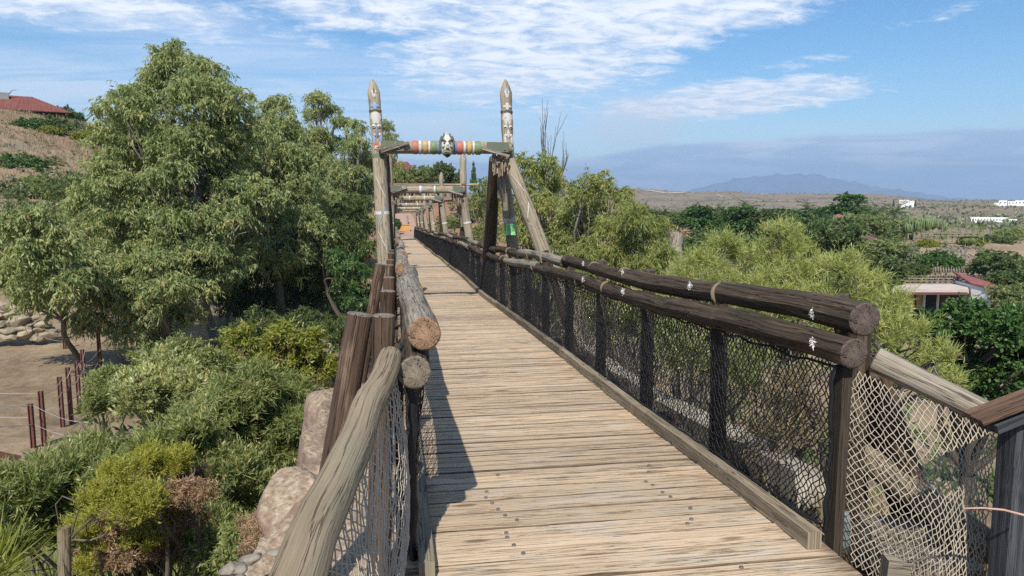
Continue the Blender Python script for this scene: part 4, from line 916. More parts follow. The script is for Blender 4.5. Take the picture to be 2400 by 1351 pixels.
for i, (px, py, Yv, sz) in enumerate(((588, 1312, 3.5, .07), (545, 1335, 3.35, .09), (560, 1362, 3.2, .06), (640, 1296, 3.6, .05))):
    boulder('stone', ('flat pale grey stone on the gravel bank below the log rail', 'angular grey stone at the left end of the gravel bank', 'small grey stone at the bottom edge of the gravel bank', 'small rounded stone on the bank closest to the log rail')[i], atY(px, py, Yv), (sz * .8, sz * .7, sz * .4), M['stonegrey'], 20 + i, 'stone', 'stones on the bank', 3, .5)

# ------------------------------------------------------------------ far end of the bridge
M['path'] = plain('pink_path', (0.33, 0.215, 0.165), 0.9, 0.15, 1.5)
mb = MB(); vs = []
for i in range(14):
    y = 79.9 + i * 1.5; xw = 1.05 + .15 * i; cx = 1.03 - .012 * i * i
    for sg in (-1, 1): vs.append((cx + sg * xw, y, max(h1(cx, y), h1(cx + sg * xw, y)) + .12 if i > 1 else zb(80) - .02))
mb.add(vs, [(2*i, 2*i+1, 2*i+3, 2*i+2) for i in range(13)]); tag(mb.obj('path', M['path']), kind='structure')
M['orange'] = plain('orange_box', (0.48, 0.26, 0.08), 0.6, 0.12, 2)
q = atY(948, 535, 88.0); oz = h1(q.x, 88) + .15; mb = MB(); mb.box((q.x, 88, oz + .38), (1.25, .9, .72), None, 0, 0, .03)
bx = empty('crate', (q.x, 88, oz), 'orange yellow box standing on the pink path past the bridge', 'box'); o = mb.obj('body', M['orange'], bx); o.location = -Vector(bx.location)
mb = MB(); mb.box((q.x, 88, oz + .77), (1.33, .98, .06), None, 0, 0, .01); o = mb.obj('lid', M['orange'], bx); o.location = -Vector(bx.location)
q = atY(955, 520, 92.0); mb = MB(); hz = h1(q.x, 92); mb.tube([(q.x, 92, hz - .3), (q.x, 92, atY(955, 505, 92).z)], [.13, .11], 9); 
tag(mb.obj('wooden_post', M['towerlog'], origin=(q.x, 92, hz)), 'short grey wooden post standing behind the orange box', 'post')
# thatched shelter
sh = empty('thatched_shelter', tuple(atD(1010, 480, 104)), 'low flat-roofed rustic shelter with a twig wall behind the far end of the bridge', 'shelter'); SO = Vector(sh.location)
for i in range(8):
    px = 905 + i * 31; p = atD(px, 440, 104); g0 = h1(p.x, p.y); mb = MB(); mb.tube([(p.x, p.y, g0 - .3), (p.x, p.y, p.z)], .11, 7); o = mb.obj('post', M['darkbeam'], sh); o.location = -SO
mb = MB(); a, b = atD(900, 433, 104), atD(1128, 433, 104); mb.beam(a, b, 3.2, .28, wob=.08); o = mb.obj('roof', M['thatch'], sh); o.location = -SO
for i in range(30):
    p = atD(905 + i * 4.2, 458, 105.4); mb = MB(); g0 = h1(p.x, p.y); mb.beam((p.x, p.y, g0 - .2), (p.x + random.uniform(-.1, .1), p.y, p.z + random.uniform(-.2, .6)), .2, .08, up=(0, 1, 0)); o = mb.obj('wall_slat', M['thatch'], sh); o.location = -SO
# red roofed building behind it
M['roofred'] = woodmat('red_roof', (0.22, 0.085, 0.065), (0.165, 0.058, 0.046), (0.10, 0.035, 0.03), gs=.25, crack=.3)
M['wallbrown'] = plain('brown_wall', (0.12, 0.085, 0.06), 0.9, 0.3, 1.2)
M['glass'] = plain('dark_glass', (0.02, 0.022, 0.025), 0.15, 0.1, 1)
def hut(name, label, c, w_, d_, hw, hr_, roof, wall, cat='building', hip=.35, rotz=0.0, doors=1, group=None):
    c = Vector(c); t = empty(name, c, label, cat, group); t.rotation_euler.z = rotz
    mb = MB(); mb.box((0, 0, hw / 2 - .6), (w_, d_, hw + 1.2), None, 0, 2); mb.obj('wall', wall, t)
    ov = .08 * max(w_, d_) ; a, b = w_ / 2 + ov, d_ / 2 + ov; hx = w_ / 2 * (1 - hip)
    vs = [(-a, -b, hw), (a, -b, hw), (a, b, hw), (-a, b, hw), (-hx, 0, hw + hr_), (hx, 0, hw + hr_), (-a, -b, hw + .12), (a, -b, hw + .12), (a, b, hw + .12), (-a, b, hw + .12)]
    mb = MB(); fs = [(3, 2, 1, 0), (6, 7, 5, 4), (8, 9, 4, 5), (7, 8, 5), (9, 6, 4), (0, 1, 7, 6), (1, 2, 8, 7), (2, 3, 9, 8), (3, 0, 6, 9)]
    mb.add(vs, fs, [[(vs[i][0], vs[i][1] + vs[i][2]) for i in f] for f in fs]); mb.obj('roof', roof, t)
    for k in range(doors):
        mb = MB(); mb.box((-w_ * .3 + w_ * .6 * k / max(1, doors - 1) if doors > 1 else 0, -d_ / 2 - .03, hw * .45), (w_ * .12, .05, hw * .7)); mb.obj('door' if k == 0 else 'window', M['glass'], t)
    return t
p = atD(935, 392, 140); hut('hut', 'dark red roofed hut half hidden by trees behind the bridge', (p.x, p.y, p.z - 3.4), 5, 5, 2.8, 1.6, M['roofred'], M['wallbrown'])
# big red roofed building on the left hill
p = atD(-22, 284, 136); z0 = p.z
hb = hut('hilltop_building', 'long building with a red roof on the top of the dry hill', (p.x, p.y + 1, z0), 17.5, 8, 1.35, 2.7, M['roofred'], M['wallbrown'], hip=.42, rotz=R(22), doors=4)
mb = MB(); mb.box((1.5, -1.2, 3.75), (1.3, .9, 1.0)); M['metal'] = plain('vent_metal', (0.22, 0.22, 0.22), 0.5, 0.2, 2); v_ = mb.obj('roof_vent', M['metal'], hb)
mb = MB(); mb.tube([(2.2, -1.2, 4.1), (2.6, -1.2, 4.7), (3.2, -1.2, 4.8)], [.1, .07, .04], 6); mb.obj('vent_pipe', M['metal'], v_)
for i in range(12):
    mb = MB(); mb.box((-8.6 + i * 1.55, -4.03, .6), (.14, .08, 1.5)); mb.obj('wall_post', M['darkbeam'], hb)
# ------------------------------------------------------------------ trees and shrubs
SHR = .88
def lob(specs, D, dj=1.5, depth=1.0):
    """(px, py, radius px[, dist offset]) -> lobes at about distance D"""
    out = []
    for s in specs:
        dd = D + (s[3] if len(s) > 3 else rng.uniform(-dj, dj)); c_ = atD(s[0], s[1], dd); r = s[2] * dd / 1760 * SHR
        out.append((tuple(c_), (r, r * depth, r * .95)))
    return out
def ground_at(px, D): q = atD(px, 474, D); return Vector((q.x, q.y, h1(q.x, q.y)))
EL = (.21, .058)
def euc(label, basepx, baseD, specs, D, lm='euc', per=77, cr=.50, dens=15, leaf=EL, tr=.28, dj=2.0, fork=.35, group='eucalyptus trees left of the footbridge', bark='barkgrey', name='eucalyptus_tree', cat='tree', mode='droop', flat=.9, inner=.22, twigs=2, **kw):
    return plant(name, label, cat, ground_at(basepx, baseD), lob(specs, D, dj), leaf, per, cr, dens, mode, LM[lm], M[bark], tr, group, fork, flat, inner, twigs, **kw)
euc('tallest eucalyptus, a broad olive-green crown above a pale trunk left of the bridge', 490, 38, [(405, 150, 52), (385, 185, 50), (470, 190, 60), (470, 250, 85), (360, 250, 65), (300, 270, 65), (265, 330, 55), (540, 250, 60), (555, 330, 75), (430, 350, 95), (320, 390, 85), (250, 440, 65), (500, 430, 85), (400, 470, 90),
     (300, 520, 80), (560, 450, 65), (480, 540, 85), (380, 590, 75), (240, 540, 60), (560, 560, 60), (440, 640, 60), (510, 620, 70), (350, 330, 70), (200, 480, 50), (500, 340, 75), (280, 610, 60), (610, 480, 60), (470, 600, 60, -3), (420, 520, 60, -3), (540, 640, 60, -2), (360, 640, 60, -3), (460, 680, 48, -3), (400, 420, 60, -3), (520, 520, 60, -3)], 38, tr=.23, fork=.30)
euc('eucalyptus crown rising right behind the tallest eucalyptus', 640, 45, [(650, 255, 38), (640, 310, 60), (600, 390, 65), (670, 380, 60), (640, 460, 75), (700, 450, 60), (620, 540, 80), (700, 540, 75), (580, 600, 75), (660, 610, 80), (730, 600, 70), (600, 330, 55), (670, 320, 45), (720, 380, 50)], 44)
euc('slender far eucalyptus with a separate tufted top between the tall tree and the totem pole', 760, 62, [(745, 240, 28), (735, 275, 26), (775, 265, 26), (795, 290, 22), (750, 320, 26), (735, 370, 40), (770, 400, 45), (740, 450, 60), (800, 450, 55), (780, 350, 38), (720, 330, 34), (770, 500, 65), (710, 480, 60)], 60, fork=.5)
euc('eucalyptus with a pointed crown just left of the nearest left totem pole', 835, 52, [(835, 305, 24), (830, 345, 34), (850, 385, 40), (815, 420, 46), (850, 450, 48), (820, 500, 55), (860, 540, 50), (800, 560, 60), (840, 600, 55), (780, 480, 50), (780, 610, 55)], 50, lm='euc')
euc('small eucalyptus top showing just right of the left totem pole', 912, 66, [(905, 300, 20), (912, 330, 22), (905, 380, 26), (880, 400, 40)], 64, fork=.5)
euc('eucalyptus with low spreading branches at the left edge above the paddock', 160, 36, [(85, 510, 38), (40, 540, 50), (110, 560, 52), (30, 600, 62), (90, 615, 62), (20, 655, 60), (140, 610, 55), (150, 660, 48), (80, 660, 55), (200, 640, 45), (60, 690, 40), (130, 700, 40)], 32, tr=.11, fork=.45)
euc('lower eucalyptus boughs drooping over the paddock fence posts', 430, 36, [(330, 640, 60), (270, 660, 55), (390, 690, 60), (330, 720, 60), (240, 720, 55), (210, 765, 40), (300, 780, 50), (430, 740, 50), (380, 800, 45)], 34, tr=.16, fork=.45)
euc('shady dark eucalyptus behind the valley shrubs, nearest to the bridge', 700, 46, [(560, 650, 75), (640, 640, 80), (720, 620, 85), (790, 560, 70), (800, 640, 60), (680, 700, 75), (580, 730, 60), (760, 700, 70), (830, 490, 45), (620, 560, 70), (540, 700, 60), (700, 540, 70)], 45, lm='eucshade', bark='barkdark', tr=.25)
euc('bright green feathery acacia in the gap beside the left tower leg', 830, 38, [(830, 640, 48), (800, 680, 40), (850, 700, 40), (790, 610, 35), (845, 760, 40)], 36, lm='ficus', dens=8, per=66, leaf=(.17, .05), cr=.36, name='acacia_tree', group=None, bark='barkdark')
euc('dark rounded undergrowth tree filling the shade under the bridge', 780, 32, [(620, 780, 70), (700, 770, 75), (780, 800, 70), (840, 830, 50), (560, 790, 50)], 31, lm='eucshade', dens=8, per=66, leaf=(.17, .05), cr=.42, name='understory_tree', group=None, bark='barkdark')
# shrubs on the left
def shrub(label, px, baseD, specs, D, lm, leaf, per, cr, dens, mode='out', tr=.035, name='shrub', cat='shrub', group='shrubs below the bank', bark='barkgrey', flat=.9, inner=.4, dj=.5, **kw):
    def ex(root, cs, rs):
        for nm, l2, fr, pr in (('dead_twigs', 'dry', .22, 22), ('fresh_shoots', 'pale' if lm != 'pale' else 'acacia', .16, 22)):
            k = rng.random(len(cs)) < fr
            if k.sum() < 3: continue
            C, A, L, W, rd = clump_leaves(cs[k], rs[k] * (1.25 if nm == 'dead_twigs' else 1.75), pr, (leaf[0] * .9, leaf[1] * (.5 if nm == 'dead_twigs' else .9)), mode); V, F = leafquads(C, A, L, W); o = link(nm, npmesh(nm, V, F, LM[l2], rd), root); o['kind'] = 'stuff'
    return plant(name, label, cat, ground_at(px, baseD), lob(specs, D, dj), leaf, per, cr, dens, mode, LM[lm], M[bark], tr, group, .35, flat, inner, 3, stems=3, extra=None if lm == 'dry' else ex, **kw)
shrub('yellow-green layered shrub catching the light in front of the dark trees', 660, 25, [(660, 800, 50), (720, 820, 50), (640, 850, 55), (560, 800, 40), (700, 880, 55), (760, 870, 40), (520, 860, 45)], 23, 'yellow', (.15, .05), 88, .24, 9, 'out')
shrub('small dark green bush at the end of the row of rusty posts', 255, 23, [(255, 900, 38), (245, 940, 40), (280, 960, 35), (230, 965, 30)], 22, 'acacia', (.09, .03), 99, .17, 10, 'up')
shrub('dusty green bush behind the pale flowering bush', 470, 22, [(480, 860, 50), (430, 840, 50), (540, 900, 50), (360, 850, 45), (330, 890, 40)], 20.5, 'olive', (.13, .035), 99, .2, 10)
shrub('pale yellowish bush in the middle of the shrubs', 390, 19, [(390, 880, 58), (350, 920, 60), (430, 920, 58), (390, 970, 55), (330, 960, 45)], 17, 'pale', (.10, .035), 110, .17, 11, 'up')
shrub('broad narrow-leaved green shrub below the sandstone boulder', 620, 13, [(600, 920, 70), (670, 930, 60), (540, 960, 75), (620, 1000, 75), (690, 1000, 55), (560, 1040, 75), (640, 1070, 65), (480, 1000, 70), (700, 1060, 40), (500, 1090, 60)], 11.5, 'acacia', (.115, .016), 150, .17, 13, 'out')
shrub('olive shrub with pale yellow tips between the two green thickets', 510, 11, [(480, 1060, 60), (540, 1120, 60), (440, 1020, 50), (560, 1180, 55), (500, 1170, 60), (600, 1140, 40), (520, 1240, 50)], 9.6, 'olive', (.075, .016), 132, .13, 12, 'up')
shrub('dense willowy green thicket in the lower left corner', 110, 11, [(210, 1090, 52), (120, 1130, 60), (50, 1170, 65), (150, 1180, 70), (250, 1130, 55), (60, 1210, 80), (140, 1240, 70), (300, 1110, 50), (360, 1060, 42), (20, 1280, 60), (210, 1200, 60)], 9.6, 'acacia', (.095, .016), 150, .15, 13, 'up')
def dryextra(root, cs, rs):
    pass
shrub('bright yellow-green juniper bush at the bottom left', 300, 8.3, [(350, 1090, 38), (290, 1130, 45), (420, 1095, 42), (250, 1180, 50), (320, 1190, 55), (210, 1250, 50), (280, 1280, 60), (350, 1260, 55), (240, 1320, 50)], 7.3, 'juniper', (.045, .007), 165, .065, 10, 'up', bark='barkdark', flat=1.1, inner=.2)
shrub('brown dying juniper bush right of the bright yellow-green one', 400, 8.1, [(440, 1120, 40), (400, 1170, 55), (460, 1160, 45), (380, 1230, 55), (440, 1230, 50), (340, 1290, 55), (420, 1310, 55), (300, 1230, 50), (260, 1250, 55), (330, 1120, 34), (290, 1160, 36), (230, 1300, 42), (280, 1320, 42)], 7.72, 'dry', (.040, .007), 132, .075, 12, 'out', bark='barkdark', inner=.5)
shrub('small dead brown bush against the sandstone bank', 600, 6.5, [(590, 1240, 30), (610, 1270, 32), (580, 1290, 28)], 6.0, 'dry', (.05, .005), 120, .06, 10, 'rand')
shrub('dark leafy shrub in the shade right of the brown juniper', 520, 8, [(480, 1290, 50), (540, 1310, 50), (500, 1340, 50), (560, 1260, 40)], 7.2, 'acacia', (.05, .016), 121, .09, 11, 'out')
# spiky grass clump
q = ground_at(25, 6.2); n = 90; C = np.zeros((n, 3)) + rng.normal(size=(n, 3)) * np.array([.06, .06, .02]); a = rng.random(n) * 6.28; el_ = rng.uniform(.25, 1.2, n)
A = np.stack([np.cos(a) * np.cos(el_), np.sin(a) * np.cos(el_), np.sin(el_)], 1); t_ = atD(-20, 1375, 6.2)
V, F = leafquads(C, A, rng.uniform(.35, .7, n), np.full(n, .018)); gr = empty('yucca', (t_.x, t_.y, t_.z), 'spiky grass-like yucca clump in the bottom left corner', 'plant')
link('leaves', npmesh('leaves', V, F, LM['yellow'], rng.random(n)), gr); mb = MB(); mb.tube([(0, 0, -1.2), (0, 0, .02)], [.06, .05], 8); mb.obj('stem', M['barkdark'], gr)
# cut post
a = atD(150, 1238, 7.0); b = atD(152, 1420, 6.9); g0 = h1(b.x, b.y); mb = MB(); mb.tube([(b.x, b.y, min(g0, b.z) - .2), b, a], [.055, .054, .052], 14, 0, 1, .02)
tag(mb.obj('cut_post', [M['tanlog'], M['end_grey']], origin=b), 'pale cut wooden post standing in the bushes at lower left', 'post')

# paddock fence of rusty steel posts
pf = empty('paddock_fence', tuple(atD(100, 980, 24)), 'rusty red steel posts strung with cables around the dirt paddock', 'fence'); FO = Vector(pf.location)
tops = []
for px, y0, y1 in ((78, 730, 804), (152, 767, 819), (236, 780, 874), (199, 819, 913), (186, 846, 948), (166, 861, 973), (146, 883, 983), (104, 916, 1037), (78, 946, 1043), (241, 985, 1028), (297, 790, 825)):
    D = 1.5 * 1720 / max(60, y1 - y0) if y1 - y0 > 60 else 26; r_ = ray(px, y1); D = (CAMZ + 5.2) / -r_[2] * math.hypot(r_[0], r_[1]); D = min(D, 45)
    b = atD(px, y1, D); t_ = atD(px, y0, D); mb = MB(); gz = h1(b.x, b.y)
    for dx in (-.045, .045): mb.box((b.x + dx, b.y, (min(b.z, gz) - .2 + t_.z) / 2), (.02, .12, t_.z - min(b.z, gz) + .2))
    mb.box((b.x, b.y, (min(b.z, gz) - .2 + t_.z) / 2), (.09, .02, t_.z - min(b.z, gz) + .2))
    o = mb.obj('post', M['rust'], pf); o.location = -FO; tops.append((Vector((b.x, b.y, min(b.z, t_.z - .9))), t_))
def cable(i, j, f, sag=.12):
    a = tops[i][0].lerp(tops[i][1], f); b = tops[j][0].lerp(tops[j][1], f) if not isinstance(j, Vector) else j; mb = MB()
    mb.tube([a.lerp(b, k / 8) - Vector((0, 0, sag * math.sin(math.pi * k / 8))) for k in range(9)], .008, 5, caps=False); o = mb.obj('cable', M['wire'], pf); o.location = -FO
for a, b in ((7, 6), (6, 5), (5, 4), (4, 3), (3, 2), (0, 1)):
    for f in (.35, .65, .95): cable(a, b, f)
for f in (.5, .95): cable(8, 9, f, .2); cable(8, atD(-120, 930 + (1 - f) * 120, 21), f, .1); cable(7, atD(-120, 900 + (1 - f) * 130, 26), f, .1); cable(0, atD(-100, 700 + (1 - f) * 70, 36), f, .1)
mb = MB(); mb.beam(atD(-20, 1062, 20.3), atD(48, 1076, 20.3), .06, .14); o = mb.obj('bottom_rail', M['rust'], pf); o.location = -FO
# dry stone wall behind the paddock
sw = empty('dry_stone_wall', tuple(atD(40, 780, 41)), 'rough dry stone wall at the back of the dirt paddock', 'wall'); SO = Vector(sw.location)
M['wallstone'] = plain('field_stone', (0.27, 0.225, 0.165), 0.95, 0.35, 1.6)
sm_ = []
for k in range(6):
    o = boulder('stone', None, (0, 0, -50), (.5, .32, .24), M['wallstone'], 40 + k, None, None, 2, .15)
    for p in o.data.polygons: p.use_smooth = False
    sm_.append(o.data); bpy.data.objects.remove(o)
for row in range(6):
    px = -60 + row * 7
    while px < 120 - row * 3:
        c_ = atD(px, 786 - row * 13.5, 41.5); o = link('stone', sm_[random.randrange(6)], sw, c_ - SO); s = random.uniform(.6, 1.4); o.scale = (s, s, s * random.uniform(.75, 1.1)); o.rotation_euler = (random.uniform(-.5, .5), random.uniform(-.5, .5), random.uniform(-.4, .4) + random.choice((0, math.pi)))
        px += random.uniform(22, 42)
# pale rock face behind the trees, rustic fence on the hill
boulder('rock_face', 'pale rock outcrop glimpsed through the eucalyptus branches', atD(345, 725, 46), (2.2, .8, 1.4), M['stonegrey'], 70, 'rock')
rf = empty('rustic_fence', tuple(atD(150, 497, 73)), 'small grey wooden fence on the path at the foot of the hill', 'fence'); SO = Vector(rf.location)
for i in range(5):
    p = atD(128 + i * 13, 498, 73); mb = MB(); mb.tube([(p.x, p.y, p.z - 1.2), (p.x, p.y, p.z + .8)], .06, 6); o = mb.obj('post', M['greylog'], rf); o.location = -SO
for dy in (0, 9): mb = MB(); mb.beam(atD(125, 482 + dy, 72.8), atD(184, 482 + dy, 72.8), .05, .12); o = mb.obj('rail', M['greylog'], rf); o.location = -SO

# ------------------------------------------------------------------ template plants for the middle and far distance
def template(name, lobes, leaf, per, cr, dens, mode, lm, bark, tr, fork=.4, stems=1, flat=.8):
    t = plant(name, None, None, (0, 0, 0), lobes, leaf, per, cr, dens, mode, LM[lm], M[bark], tr, None, fork, flat, .3, 0, stems=stems); return t
def rl(n, spread, zc, r0, r1, zs=.6): return [((*(rng.normal(size=2) * spread), zc + rng.normal() * spread * zs), rng.uniform(r0, r1)) for _ in range(n)]
T = {}   # unit-size templates, about 2 m across
T['round'] = [template('tree', rl(7, .42, .95, .42, .62, .5), (.085, .055), 44, .125, 6.5, 'out', 'canopy', 'barkdark', .06) for _ in range(3)]
T['dark'] = [template('tree', rl(7, .42, .95, .42, .6, .5), (.085, .06), 44, .125, 6.5, 'out', 'ficus', 'barkdark', .06) for _ in range(2)]
T['olive'] = [template('tree', rl(7, .45, .9, .4, .6, .5), (.085, .045), 44, .125, 6.5, 'out', 'canopy2', 'barkdark', .05) for _ in range(2)]
T['umbrella'] = [template('tree', [((math.cos(k) * .6, math.sin(k) * .6, 1.05 - .1 * (k % 2)), (.5, .5, .24)) for k in range(7)], (.08, .05), 44, .11, 7.5, 'out', 'canopy', 'barkgrey', .05, .55)]
T['mound'] = [template('bush', [((math.cos(k * 1.1) * .45, math.sin(k * 1.1) * .45, .22), (.5, .5, .38)) for k in range(6)] + [((0, 0, .35), (.6, .6, .42))], (.08, .05), 44, .11, 7.5, 'out', lm, 'barkdark', .03, stems=3) for lm in ('ficus', 'canopy', 'yellow', 'canopy2', 'scrub')]
T['euc'] = [template('tree', rl(8, .38, 1.05, .3, .5, .8), (.13, .03), 44, .13, 7, 'droop', 'eucgreen', 'barkpale', .05)]
T['cone'] = [template('tree', [((0, 0, .5 + .35 * k), .5 - .09 * k) for k in range(5)], (.09, .04), 44, .11, 7, 'up', 'ficus', 'barkdark', .05)]
def put(kind, i, label, cat, base, w_, h_, name=None, group=None, used=set()):
    src = T[kind][i % len(T[kind])]; o = src if id(src) not in used else copy_tree(src); used.add(id(src))
    tag(o, label, cat, group)
    if name: o.name = name
    o.location = base; hgt_ = {'round': 2.0, 'dark': 2.0, 'olive': 1.95, 'umbrella': 1.42, 'mound': .9, 'euc': 2.0, 'cone': 2.3}[kind]
    o.scale = (w_ / 2.0, w_ / 2.0, h_ / hgt_); o.rotation_euler = (0, 0, rng.random() * 6.28); return o
def putpx(kind, i, label, cat, px, ytop, ybot, wpx, D, name=None, group=None):
    """tree whose crown spans ytop..ybot px; its foot is on the terrain"""
    q = atD(px, ytop, D); gz = h1(q.x, q.y); lo = min(gz, atD(px, ybot, D).z)
    return put(kind, i, label, cat, (q.x, q.y, lo - .1), wpx * D / 1760, q.z - lo, name, group)
# left hill bushes
G1 = 'bushes on the left hill'
for px, yt, yb, wp, D, i, lab in ((70, 274, 318, 95, 121, 0, 'green bush below the left end of the red-roofed building'), (130, 272, 320, 100, 122, 1, 'dull green bush right of the red-roofed building'),
    (112, 292, 318, 50, 118, 2, 'yellowish bush among the green bushes under the red-roofed building'), (190, 290, 325, 80, 121, 4, 'grey-brown bush at the right end of the hilltop thicket'), (165, 280, 318, 70, 126, 4, 'greyish bush on the skyline of the hill'),
    (205, 300, 330, 60, 118, 2, 'light green bush where the hilltop meets the eucalyptus'), (150, 246, 292, 60, 134, 0, 'dark bush on the skyline behind the right end of the red roof'), (80, 250, 292, 45, 140, 1, 'bush peeking over the roof ridge on the hill'),
    (40, 358, 425, 150, 96, 0, 'large dark green bush on the middle of the dry slope at the left edge'), (105, 366, 425, 110, 97, 1, 'green bush right of the large dark one on the dry slope'),
    (30, 410, 480, 130, 84, 4, 'greyish bush low on the slope at the left edge'), (90, 405, 478, 120, 84, 3, 'olive bush low on the slope in front of the dark one'), (150, 412, 482, 110, 85, 3, 'olive bush beside the small grey fence'), (185, 420, 475, 70, 86, 2, 'yellow-green bush tucked against the tall eucalyptus')):
    putpx('mound', i, lab, 'bush', px, yt - (yb - yt) * .05, yb, wp * 1.2, D, 'hill_bush', G1)
# scattered dry tufts on the hill and rough grass below the bridge: too many to count
def grass(name, label, xy, hmin, hmax, lm, blades=12, wid=.02, spread=.12):
    xy = np.repeat(xy, blades, 0) + rng.normal(size=(len(xy) * blades, 2)) * spread; n = len(xy); z = hgt(xy[:, 0], xy[:, 1])
    C = np.column_stack([xy, z - .02]); A = rng.normal(size=(n, 3)) * .45 + np.array([0, 0, 1.0]); L = rng.uniform(hmin, hmax, n)
    V, F = leafquads(C, A, L, L * wid + .004); o = link(name, npmesh(name, V, F, LM[lm], np.clip(rng.normal(.5, .25, n), 0, 1))); return tag(o, label, None, None, 'stuff')
def scatter(n, x0, x1, y0, y1): return np.column_stack([rng.uniform(x0, x1, n), rng.uniform(y0, y1, n)])
s_ = scatter(5000, -75, -18, 62, 130); grass('dry_grass', 'dry grass tufts over the left hill slope', s_, .3, .75, 'grass', 9, .09, .3)
s_ = scatter(2600, 2.6, 9, 3.4, 14); grass('rough_grass', 'rough dry grass on the slope below the right handrail', s_, .12, .45, 'grass', 12, .03, .12)
s_ = scatter(900, -26, -9, 20, 44); grass('paddock_grass', 'sparse straw on the paddock floor', s_, .03, .12, 'grass', 8, .1, .3)
s_ = scatter(2500, -9, -1.2, 4, 20); grass('weeds', 'weeds under the shrubs on the left slope', s_, .15, .5, 'acacia', 10, .07, .15)
# ---- right side
GR = 'trees right of the footbridge'
euc('leafy eucalyptus straight behind the right tower legs', 1260, 42, [(1225, 395, 38), (1275, 400, 45), (1240, 440, 50), (1300, 440, 40), (1270, 490, 60), (1200, 500, 45), (1230, 560, 60), (1290, 560, 55), (1250, 640, 60)], 40, 'eucgreen', 66, .45, 13, (.20, .05), .2, group=GR)
euc('eucalyptus with a domed dark top right of the tower', 1380, 34, [(1395, 430, 38), (1360, 460, 40), (1420, 450, 32), (1380, 490, 55), (1340, 520, 50), (1400, 550, 60), (1330, 580, 50), (1360, 640, 55)], 33, 'eucgreen', 66, .38, 13, (.18, .045), .18, dj=1.2, group=GR)
euc('small round eucalyptus top right of the domed one', 1465, 46, [(1465, 455, 20), (1455, 475, 26), (1475, 490, 26), (1450, 520, 35)], 45, 'eucgreen', 66, .38, 13, (.2, .05), .12, group=GR)
euc('weeping olive-yellow eucalyptus hanging over the handrail', 1480, 27, [(1480, 510, 45), (1530, 540, 45), (1430, 540, 45), (1490, 570, 60), (1550, 600, 45), (1430, 610, 55), (1510, 640, 60), (1380, 600, 45), (1400, 660, 55), (1460, 690, 60), (1330, 650, 45), (1540, 680, 50)], 25, 'eucgreen', 88, .34, 13, (.19, .028), .16, dj=1.0, group=GR)
euc('reddish-leaved tree between the second and the nearest tower', 1140, 66, [(1130, 440, 30), (1150, 470, 34), (1110, 480, 30), (1140, 510, 40), (1160, 540, 40), (1120, 550, 35)], 64, 'olive', 60, .5, 8, (.24, .06), .15, group=GR)
# bare tree
q = ground_at(1245, 43); bt = empty('bare_tree', q, 'leafless grey tree with upright twigs behind the right totem pole', 'tree'); mb = MB()
def bare(p, d, L, r, dep):
    pts = [p]
    for i in range(5): d = (d + Vector(rng.normal(size=3)) * .03 + Vector((0, 0, .06))).normalized(); pts.append(pts[-1] + d * (L / 5))
    mb.tube(pts, [r * (1 - .11 * i) for i in range(6)], 5, caps=False)
    if dep:
        for k in range(4 if dep > 1 else 5):
            s = pts[random.randint(2, 5)]; dd = (d + Vector(rng.normal(size=3)) * .22).normalized(); dd.z = abs(dd.z) + .2; bare(s, dd.normalized(), L * rng.uniform(.45, .7), r * .5, dep - 1)
hT = atD(1250, 235, 43).z - q.z; bare(Vector((0, 0, -.3)), Vector((0, 0, 1)), hT * .52, .15, 3); bare(Vector((.3, 0, -.3)), Vector((.1, 0, 1)).normalized(), hT * .45, .1, 3)
mb.obj('branches', M['barkgrey'], bt)
# feathery pale pines filling the near valley on the right
NL = (.12, .011)
def pine(label, px, bd, specs, D, dj=1.0): return euc(label, px, bd, specs, D, 'pine', 132, .19, 7.5, NL, .13, dj, .35, 'pale feathery pines below the right handrail', 'barkgrey', 'pine_tree', 'tree', 'up', 1.1, .15, 9)
pine('pale feathery pine, the left one above the middle of the handrail', 1680, 19, [(1700, 580, 36), (1640, 620, 42), (1740, 620, 45), (1600, 660, 45), (1680, 680, 55), (1760, 690, 50), (1560, 700, 45), (1620, 740, 55), (1700, 760, 60), (1520, 760, 45), (1580, 820, 50)], 18)
pine('tallest pale feathery pine, above the joint of the upper rail', 1830, 18, [(1830, 560, 38), (1870, 600, 42), (1800, 610, 42), (1850, 660, 55), (1920, 650, 45), (1790, 690, 50), (1900, 720, 55), (1830, 750, 60), (1760, 780, 50), (1850, 830, 60)], 16.5)
pine('pale feathery pine spreading behind the near end of the upper rail', 2000, 15, [(1970, 640, 42), (2030, 680, 48), (1980, 720, 55), (2080, 740, 50), (2040, 790, 60), (2120, 800, 48), (2190, 850, 40), (1960, 800, 50), (2120, 870, 50), (2200, 900, 40)], 14)
euc('dense glossy dark green tree at the right edge below the buildings', 2300, 27, [(2200, 775, 45), (2260, 752, 48), (2330, 775, 45), (2390, 765, 48), (2210, 825, 60), (2290, 800, 70), (2370, 800, 65), (2250, 880, 60), (2340, 880, 65), (2410, 880, 60), (2420, 810, 50), (2300, 950, 60)], 25, 'ficus', 88, .30, 8.5, (.12, .075), .25, .8, .4, GR, 'barkdark', 'broadleaf_tree', 'tree', 'out')
